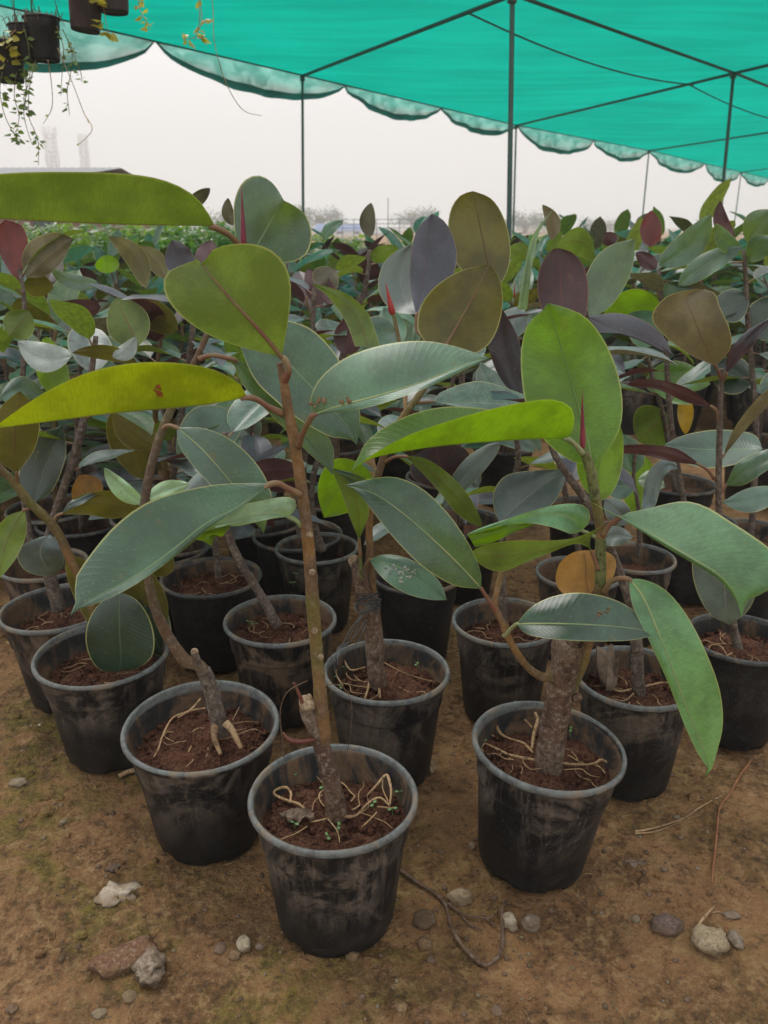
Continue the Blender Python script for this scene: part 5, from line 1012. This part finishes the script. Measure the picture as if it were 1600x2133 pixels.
tree(455, 500, 120, 2.8, 9, 'hazy tree behind the end of the long olive leaf', 5)
CONC = simple('far_concrete', (.30, .29, .28), .8, .3); WHT = simple('far_white_paint', (.65, .65, .66), .7, .3); BLU = simple('far_blue_sheet', (.10, .16, .32), .6, .3); STEEL = simple('galvanised_steel', (.16, .17, .19), .5, .5); GLS = simple('dark_window', (.04, .05, .06), .2, .6); BRN = simple('brown_wall', (.20, .12, .09), .8, .3); RFG = simple('grey_sheet_roof', (.22, .22, .23), .6, .4)
def box(mb, x0, x1, y0, y1, z0, z1): mb.add([(x0, y0, z0), (x1, y0, z0), (x1, y1, z0), (x0, y1, z0), (x0, y0, z1), (x1, y0, z1), (x1, y1, z1), (x0, y1, z1)], [(0, 3, 2, 1), (4, 5, 6, 7), (0, 1, 5, 4), (1, 2, 6, 5), (2, 3, 7, 6), (3, 0, 4, 7)])
def shed(x0, x1, y0, y1, hw, hr, wallm, roofm, label, nwin=3, name='far_shed'):
    root = empty(name, ((x0+x1)/2, y0, 0)); tag(root, label, 'shed')
    mb = MB(); box(mb, x0, x1, y0, y1, 0, hw); part('wall', mb, wallm, root, False)
    mb = MB(); ym = (y0+y1)/2; e = (x1-x0)*.03; n = 24
    for i in range(n):
        a = x0-e+(x1-x0+2*e)*i/n; b = x0-e+(x1-x0+2*e)*(i+1)/n; m_ = (a+b)/2; dzr = (x1-x0)/n*.12
        mb.add([(a, y0-e, hw+.004), (m_, y0-e, hw+dzr), (b, y0-e, hw+.004), (a, ym, hr), (m_, ym, hr+dzr), (b, ym, hr), (a, y1+e, hw+.004), (m_, y1+e, hw+dzr), (b, y1+e, hw+.004)], [(0, 1, 4, 3), (1, 2, 5, 4), (3, 4, 7, 6), (4, 5, 8, 7)])
    part('roof', mb, roofm, root, False)
    for i in range(nwin):
        cx = x0+(x1-x0)*(i+.5)/nwin; ww = (x1-x0)*.06; mb = MB(); box(mb, cx-ww, cx+ww, y0-.05, y0-.003, hw*.4, hw*.8); part('window', mb, GLS, root, False)
    return root
q0 = pt(-260, 345, 15); q1 = pt(150, 353, 15)
shed(q0.x, q1.x, 15, 20, q1.z-.10, q0.z+.12, BRN, RFG, 'low shed with grey sheet roof above the long olive leaf at the left', name='garden_shed')
a = pt(655, 490, 110); b = pt(760, 490, 110); shed(a.x, b.x, 110, 125, .6, 1.5, WHT, BLU, 'small white building with blue roof in the distance beside the eave post')
a = pt(765, 490, 120); b = pt(835, 490, 120); shed(a.x, b.x, 120, 135, .2, 1.0, WHT, CONC, 'low white building right of the blue-roofed one')
a = pt(1100, 520, 30); b = pt(1135, 520, 30); shed(a.x, b.x, 30, 33, .3, .5, CONC, CONC, 'tiny grey hut seen behind the upright purple-brown leaf', 1)
a = pt(1180, 520, 26); b = pt(1208, 520, 26); shed(a.x, b.x, 26, 28, .35, .45, BLU, BLU, 'blue covered hut behind the arched olive leaf', 1)
fr = empty('pipe_trellis', (pt(740, 480, 38).x, 38, 0)); tag(fr, 'far trellis of thin pipes and rails along the skyline', 'trellis')
for i in range(9):
    x = pt(690, 480, 38).x+i*.5; mb = MB(); tube(mb, [Vector((x, 38, 0)), Vector((x, 38, 1.35 if i != 5 else 2.2))], [.02, .02], 5); part('post', mb, STEEL, fr)
for z in (.95, 1.12, 1.3):
    mb = MB(); x = pt(690, 480, 38).x; tube(mb, [Vector((x-.2, 38, z)), Vector((x+4.2, 38, z+.03))], [.015, .015], 5); part('rail', mb, STEEL, fr)
# lattice telecom masts
def mast(px, top, Y, wpx, label):
    p = pt(px, top, Y); wd = wpx*pxm(top, Y)/2; root = empty('telecom_mast', (p.x, Y, 0)); tag(root, label, 'mast')
    def leg(sx, sy, t): k = wd*(1.0-.35*t); return Vector((p.x+sx*k, Y+sy*k, p.z*t))
    for sx in (-1, 1):
        for sy in (-1, 1): mb = MB(); tube(mb, [leg(sx, sy, 0), leg(sx, sy, .95)], [.20, .14], 5); part('leg', mb, STEEL, root)
    mb = MB(); n = 22; cs = [(-1, -1), (1, -1), (1, 1), (-1, 1)]
    for i in range(n):
        t0, t1 = .95*i/n, .95*(i+1)/n
        for k in range(4):
            a_, b_ = cs[k], cs[(k+1) % 4]; tube(mb, [leg(*a_, t0), leg(*b_, t1)], [.09, .09], 4, 2); tube(mb, [leg(*a_, t1), leg(*b_, t1)], [.09, .09], 4, 2)
    part('bracing', mb, STEEL, root)
    for k in range(3):
        z = p.z*(.97-.13*k)
        for a_ in range(5):
            an = a_*1.256+k; c = Vector((p.x+math.cos(an)*wd*1.1, Y+math.sin(an)*wd*1.1, z)); mb = MB(); box(mb, c.x-.32, c.x+.32, c.y-.2, c.y+.2, c.z-1.6, c.z+1.6); part('antenna', mb, WHT, root, False)
    mb = MB(); tube(mb, [Vector((p.x, Y, p.z*.93)), Vector((p.x, Y, p.z*1.02))], [.08, .04], 5); part('lightning_rod', mb, STEEL, root)
mast(102, 268, 300, 24, 'taller lattice telecom mast in the haze under the hanging vines')
mast(172, 283, 320, 16, 'slimmer lattice telecom mast right of the taller one')
# ================================================================== hanging pots at the top left
HY = 2.8
rail = empty('hanging_rail', (-2.0, HY, 0)); tag(rail, 'overhead pipe rail that carries the hanging pots', 'rail')
mb = MB(); tube(mb, [Vector((-2.3, HY, 2.35)), Vector((.1, HY, 2.35))], [.018, .018], 8); part('rail_pipe', mb, PIPE, rail)
for xx in (-2.25,): mb = MB(); tube(mb, [Vector((xx, HY, -.02)), Vector((xx, HY, 2.37))], [.02, .02], 8); part('rail_post', mb, PIPE, rail)
VL = [leaf_mat('vine_leaf_yellow', (.42, .38, .04), (.42, .38, .05), trans=(.7, .62, .05), tf=.45, vein=0, dust=0), leaf_mat('vine_leaf_green', (.13, .22, .04), (.16, .24, .05), trans=(.4, .5, .05), tf=.4, vein=0, dust=0)]
POTB = pot_mat('brown_stained_pot', 1.3, (.12, .065, .045), (.03, .02, .02))
def hang(px, top, bot, w_, label, mat, vines, tilt=0.0):
    c = pt(px, bot, HY); s_ = pxm((top+bot)/2, HY); h_ = (bot-top)*s_; r = w_*s_/2; root = empty('hanging_basket', c); tag(root, label, 'hanging pot', 'hanging pots with trailing vines')
    M = Matrix.Rotation(tilt, 4, 'Y'); mb = MB()
    lathe(mb, [(.0, .002), (r*.70, .002), (r*.74, 0), (r*.78, .006), (r*.9, h_*.72), (r*.95, h_*.75), (r*.97, h_*.96)], 28, c, M); pot = part('pot', mb, mat, root)
    mb = MB(); lathe(mb, [(r*.97, h_*.95), (r*1.03, h_*.96), (r*1.04, h_), (r*1.0, h_*1.02), (r*.94, h_), (r*.92, h_*.8), (0, h_*.78)], 28, c, M); part('rim', mb, mat, pot)
    for k in range(3):
        a = k*2.1+.4; q = M @ Vector((r*math.cos(a), r*math.sin(a), h_))+c; mb = MB(); tube(mb, [q, Vector((c.x, HY, min(c.z+h_+.35, 2.3))), Vector((c.x, HY, 2.35))], [.0012]*3, 4, 6); part('hanger_wire', mb, RUST, root)
    top_c = M @ Vector((0, 0, h_))+c; mb = MB()
    for i in range(26):   # tangle of stems over the rim
        a = R.uniform(0, 6.28); q = top_c+Vector((math.cos(a), math.sin(a), 0))*r*R.uniform(.3, 1.1); d = Vector((math.cos(a), math.sin(a), 0))*r*R.uniform(.2, .6)
        tube(mb, [q-Vector((0, 0, .01)), q+d*.5+Vector((0, 0, R.uniform(.01, .03))), q+d+Vector((R.uniform(-.02, .02), 0, R.uniform(-.05, .02)))], [.0012, .001, .0007], 4, 6)
    part('vine_tangle', mb, TWIG, root)
    for V in vines:
        pts_, tone, dens, ls = V; mb = MB(); P = [pt(x, y, HY-.05+R.uniform(-.02, .02)) for x, y in pts_]; Q = tube(mb, P, [.0016]+[.0012]*(len(P)-2)+[.0007], 5, n=len(P)*6); vn = part('vine', mb, GREENST if tone else TAN, root)
        mb = MB(); nL = int(dens*len(Q))
        for i in range(nL):
            q = R.choice(Q[1:]); a = R.uniform(0, 6.28); d = Vector((math.cos(a), math.sin(a)*.8, R.uniform(-.9, .3))).normalized()*ls*R.uniform(.6, 1.2); b = d.cross(Vector((R.uniform(-.5, .5), R.uniform(-1, 0), .6))).normalized()*ls*.42; nn_ = d.cross(b).normalized()*ls*.1; o = q+d*.25
            mb.add([o, o+d*.3+b+nn_, o+d*.75+b*.6, o+d*1.1, o+d*.75-b*.6, o+d*.3-b+nn_, o+d*.5], [(0, 1, 6), (1, 2, 6), (2, 3, 6), (3, 4, 6), (4, 5, 6), (5, 0, 6)], [(.5, 0), (0, .3), (.2, .7), (.5, 1), (.8, .7), (1, .3), (.5, .5)])
        if nL: part('vine_leaves', mb, VL[tone], vn, False, kind='stuff')
hang(178, -14, 66, 76, 'brown stained hanging pot with bright yellow leaf, at the top edge', POTB, [([(200, -8), (215, 15), (222, 50), (228, 70)], 0, .5, .035), ([(285, -15), (292, 20), (300, 35), (314, 62)], 0, .7, .022)], .12)
hang(240, -52, 28, 72, 'brown hanging pot cut off by the top edge, right of the stained one', POTB, [([(415, -40), (418, 5), (420, 45), (405, 78), (388, 78)], 0, .35, .028), ([(410, -40), (416, 30), (412, 70), (428, 76)], 0, .35, .026), ([(436, -40), (444, 20), (447, 90), (470, 170), (505, 228), (546, 241)], 0, 0, .01)])
hang(97, 48, 128, 72, 'black hanging pot with dry vine tangle, front one of the left cluster', POTC, [([(75, 125), (62, 180), (60, 240), (72, 272), (80, 300), (80, 345)], 1, .7, .019), ([(118, 55), (132, 100), (130, 140), (127, 200)], 1, .6, .018), ([(130, 60), (150, 110), (146, 160), (140, 190), (145, 240)], 1, .5, .018),
     ([(120, 100), (150, 170), (175, 235), (192, 270), (163, 302)], 0, .12, .014), ([(140, 80), (152, 110), (168, 150), (170, 170)], 1, .7, .015), ([(100, 125), (108, 180), (108, 225), (90, 258)], 0, .05, .012)])
hang(58, 62, 128, 62, 'black hanging pot partly behind the front one of the left cluster', POTC, [([(35, 60), (18, 80), (20, 110), (15, 130)], 0, .9, .032), ([(50, 60), (60, 100), (62, 160), (50, 205), (58, 232)], 1, .8, .02)])
hang(22, 98, 172, 72, 'black hanging pot lowest in the left cluster at the picture edge', POTC, [([(5, 150), (0, 190), (10, 240), (30, 280), (42, 292)], 1, .9, .02), ([(35, 150), (30, 200), (40, 240), (35, 270)], 1, .9, .02), ([(50, 140), (55, 190), (50, 240), (66, 300)], 1, .7, .02)])

# ================================================================== stones, twigs and litter on the ground
for tn_, nm_ in (('pink', 'gravel'), ('cream', 'gravel'), ('dark', 'gravel')):
    mb = MB()
    for _ in range(1000):
        Y = R.uniform(.62, 2.6); X = R.uniform(-.55, .55)*Y; s_ = R.choice((.0010, .0014, .002, .0028, .0042))*R.uniform(.6, 1.3)*(.8 if tn_ == 'cream' else 1.1)
        blob(mb, (X, Y, ghz(X, Y)+s_*.15), (s_, s_*R.uniform(.6, 1.3), s_*.6), R.random()*99, 4, 5, .5)
    part(nm_, mb, ST[tn_], kind='stuff')
mb = MB()
for _ in range(260):   # broken bits of straw and root
    Y = R.uniform(.65, 2.4); X = R.uniform(-.55, .55)*Y; a = R.uniform(0, 3.14); L_ = R.uniform(.006, .03); z_ = ghz(X, Y)+.0015
    tube(mb, [Vector((X, Y, z_)), Vector((X+math.cos(a)*L_*.5, Y+math.sin(a)*L_*.5, z_+.001)), Vector((X+math.cos(a+.3)*L_, Y+math.sin(a+.3)*L_, z_))], [.0005, .0006, .0003], 4, 4)
part('straw_litter', mb, TAN, kind='stuff')
mb = MB()
for _ in range(1500):
    Y = R.uniform(.62, 2.4); X = R.uniform(-.55, .55)*Y; s_ = R.choice((.003, .004, .006, .009, .013))*R.uniform(.6, 1.3)
    blob(mb, (X, Y, ghz(X, Y)-s_*.15), (s_, s_*R.uniform(.6, 1.2), s_*.55), R.random()*99, 6, 8, .6)
part('earth_clods', mb, GROUND, kind='stuff')
def stone(px, py, w_, h_, tone, label, hz=.6, rot=0, rough=.35, name='stone', cat='stone', seed=None, freq=1.6, boxy=0):
    c = on_plane(px, py, .004); g = ghz(c.x, c.y); s_ = pxm(py, c.y); a = w_*s_/2; b = h_*s_/2*1.15
    mb = MB(); blob(mb, (c.x, c.y, g+min(a, b)*hz*.38), (a, b, min(a, b)*hz), seed if seed is not None else R.random()*99, 14, 20, rough, rot, freq, boxy)
    o = part(name, mb, ST[tone], None, loc=(c.x, c.y, g)); o.name = name; tag(o, label, cat); return o
SL = [(957, 1861, 54, 32, 'tan', 'smooth tan peanut-shaped pebble right of the frontmost pot', .8, .1), (885, 1955, 32, 30, 'ochre', 'ochre angular pebble below the peanut-shaped one', .7, .5), (1061, 1913, 32, 36, 'cream', 'cream pebble touching the bent twig', .8, .2), (1106, 1914, 38, 34, 'grey', 'grey-brown rounded pebble right of the cream one', .75, 0),
 (1392, 1920, 70, 46, 'purple', 'flat purple-grey stone at the lower right', .5, .2), (1480, 1960, 78, 56, 'tan', 'largest smooth beige stone at the lower right', .75, 0), (1533, 1955, 32, 40, 'grey', 'small grey stone touching the largest beige stone', .7, 0), (733, 1980, 30, 28, 'ochre', 'orange pebble wedged under the frontmost pot', .7, 0),
 (984, 1757, 17, 18, 'tan', 'tiny tan pebble between the two front plants', .8, 0), (508, 1964, 34, 34, 'cream', 'pale pebble left of the frontmost pot', .75, .3), (488, 1984, 26, 22, 'ochre', 'flat orange pebble under the pale one', .5, .3), (458, 1970, 28, 26, 'pink', 'pinkish half-buried pebble left of the pale one', .4, 0),
 (541, 1966, 18, 14, 'grey', 'tiny round grey pebble beside the frontmost pot', .8, 0), (37, 1624, 36, 22, 'cream', 'pale stone at the left edge under the leftmost pot', .6, .1), (268, 2066, 26, 30, 'tan', 'pale tan pebble below the rugged rock', .5, .4), (205, 2100, 30, 22, 'cream', 'pebble near the bottom left corner', .5, 0),
 (22, 2088, 26, 20, 'pink', 'pink pebble in the bottom left corner', .5, 0), (1325, 1906, 18, 15, 'cream', 'tiny white pebble left of the purple-grey stone', .6, 0), (837, 2097, 30, 24, 'ochre', 'yellowish pebble at the bottom centre', .6, .3), (130, 1698, 18, 12, 'cream', 'small pale chip on the mossy earth', .5, .6), (885, 1905, 50, 40, 'dark', 'dark lump of earth beside the frontmost pot', .5, .4),
 (1525, 1903, 36, 20, 'grey', 'flat bluish stone sunk behind the largest beige stone', .25, 0), (898, 1993, 18, 18, 'pink', 'tiny pink pebble at the lower centre', .5, 0), (1035, 2100, 22, 26, 'pink', 'pink-grey pebble sunk in the earth near the bottom', .4, 0), (1410, 1700, 16, 12, 'grey', 'tiny grey pebble by the fallen straw', .6, 0)]
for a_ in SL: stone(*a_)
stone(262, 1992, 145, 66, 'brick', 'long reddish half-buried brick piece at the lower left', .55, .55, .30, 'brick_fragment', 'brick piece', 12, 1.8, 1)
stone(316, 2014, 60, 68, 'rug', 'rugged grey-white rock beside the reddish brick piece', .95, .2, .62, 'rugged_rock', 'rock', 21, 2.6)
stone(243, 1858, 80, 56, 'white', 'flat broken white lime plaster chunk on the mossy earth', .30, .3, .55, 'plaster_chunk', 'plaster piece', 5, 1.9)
def ground_tube(pts_, label, name, mat, rad, cat, extra_=()):
    mb = MB()
    for PL, k in [(pts_, 1)]+[(e, .6) for e in extra_]:
        P = [on_plane(x, y, .004) for x, y in PL]; P = [Vector((p.x, p.y, ghz(p.x, p.y)+rad*k*R.uniform(.8, 1.6)+.002)) for p in P]; tube(mb, P, [rad*k]+[rad*k*.85]*(len(P)-2)+[rad*k*.45], 7, n=len(P)*7, rough=.3)
    o = part(name, mb, mat, None, loc=tuple(on_plane(*pts_[0], .0))); tag(o, label, cat)
ground_tube([(830, 1806), (868, 1830), (905, 1855), (928, 1880), (938, 1915), (955, 1955), (985, 1988), (1012, 2008), (1035, 1992), (1047, 1965), (1046, 1920), (1047, 1885), (1062, 1868)], 'dark bent root twig lying right of the frontmost pot', 'twig', TWIG, .0036, 'twig',
            ([(905, 1855), (945, 1885), (975, 1900), (1020, 1905), (1038, 1890)], [(960, 1893), (975, 1915), (1005, 1930)], [(1010, 1903), (1035, 1925)]))
ground_tube([(1565, 1575), (1540, 1615), (1520, 1650), (1500, 1680), (1494, 1720), (1490, 1770), (1486, 1805), (1484, 1835)], 'long orange root lying on the earth at the right', 'fallen_root', ROOTO, .0024, 'root')
ground_tube([(1322, 1733), (1360, 1722), (1420, 1705), (1460, 1680), (1503, 1655)], 'long pale straw lying across the earth at the right', 'straw', TAN, .0021, 'straw', ([(1322, 1736), (1370, 1727), (1420, 1708)],))
ground_tube([(1442, 1948), (1460, 1918), (1488, 1888)], 'short yellow straw leaning on the largest beige stone', 'straw', TAN, .0028, 'straw')
ground_tube([(1520, 1555), (1508, 1545), (1520, 1530), (1545, 1535), (1560, 1528)], 'thin curled root beside the pot at the right edge', 'fallen_root', ROOTO, .0014, 'root', ([(1508, 1545), (1530, 1560), (1555, 1558)],))
ground_tube([(247, 1610), (270, 1602), (292, 1598)], 'short pale stick beside the leftmost front-row pot', 'stick', TAN, .005, 'stick')
ground_tube([(14, 1338), (40, 1345), (62, 1352)], 'short pale stick beside the dusty tilted pot', 'stick', TAN, .004, 'stick')
for px, py, sx, sy, m_, lb, rt in ((160, 1585, .035, .010, DEADT, 'torn pale dead leaf strip at the foot of the leftmost front-row pot', -.6), (897, 1598, .012, .020, DEADT, 'tan dead leaf leaning on the pot behind the frontmost one', .1), (143, 1540, .010, .012, DEADT, 'small orange-tan dead leaf by the leftmost front-row pot', 0),
    (1318, 1022, .06, .022, T['gold'], 'fallen golden-yellow leaf lying on the bare earth aisle', 0), (1140, 968, .06, .03, DEADT, 'pale dry leaf on the bare earth aisle', .3), (236, 1815, .012, .008, DEAD, 'small dark dead leaf above the plaster chunk', .3), (1320, 1803, .018, .004, DEAD, 'thin grey dead leaf on the earth right of the thick trunk', 0)):
    o = crumple(None, px, py, .003, sx, sy, .012, m_, 'fallen_leaf', 8, R.random()*20, rt); tag(o, lb, 'fallen leaf')

# ================================================================== hazy air round everything
hm = bpy.data.materials.new('haze_air'); hm.use_nodes = True; ht = hm.node_tree; ht.nodes.clear(); ho = ht.nodes.new('ShaderNodeOutputMaterial'); hv_ = ht.nodes.new('ShaderNodeVolumePrincipled')
hv_.inputs['Density'].default_value = .0038; hv_.inputs['Color'].default_value = (1, 1, 1, 1); ht.links.new(hv_.outputs[0], ho.inputs['Volume'])
mb = MB(); box(mb, -420, 420, -60, 420, -1.5, 46); hz_ = part('haze', mb, hm, None, False, kind='stuff'); hz_['label'] = 'pale grey haze hanging in the air over the nursery'

# neighbours that would read alike: say which of the two
seen_ = {}
for o in list(col.objects):
    if o.parent is None and 'label' in o and o.type == 'EMPTY': seen_.setdefault(o['label'], []).append(o)
for L_, os_ in seen_.items():
    if len(os_) in (2, 3):
        os_.sort(key=lambda o: o.location.x/max(o.location.y, .1))
        for o, t in zip(os_, ('left one', 'right one') if len(os_) == 2 else ('left one', 'middle one', 'right one')): o['label'] = L_.replace(' rubber plant,', ' plant,').replace(' beyond the aisle', ' past aisle').replace(' before the aisle', ' before aisle')+', '+t
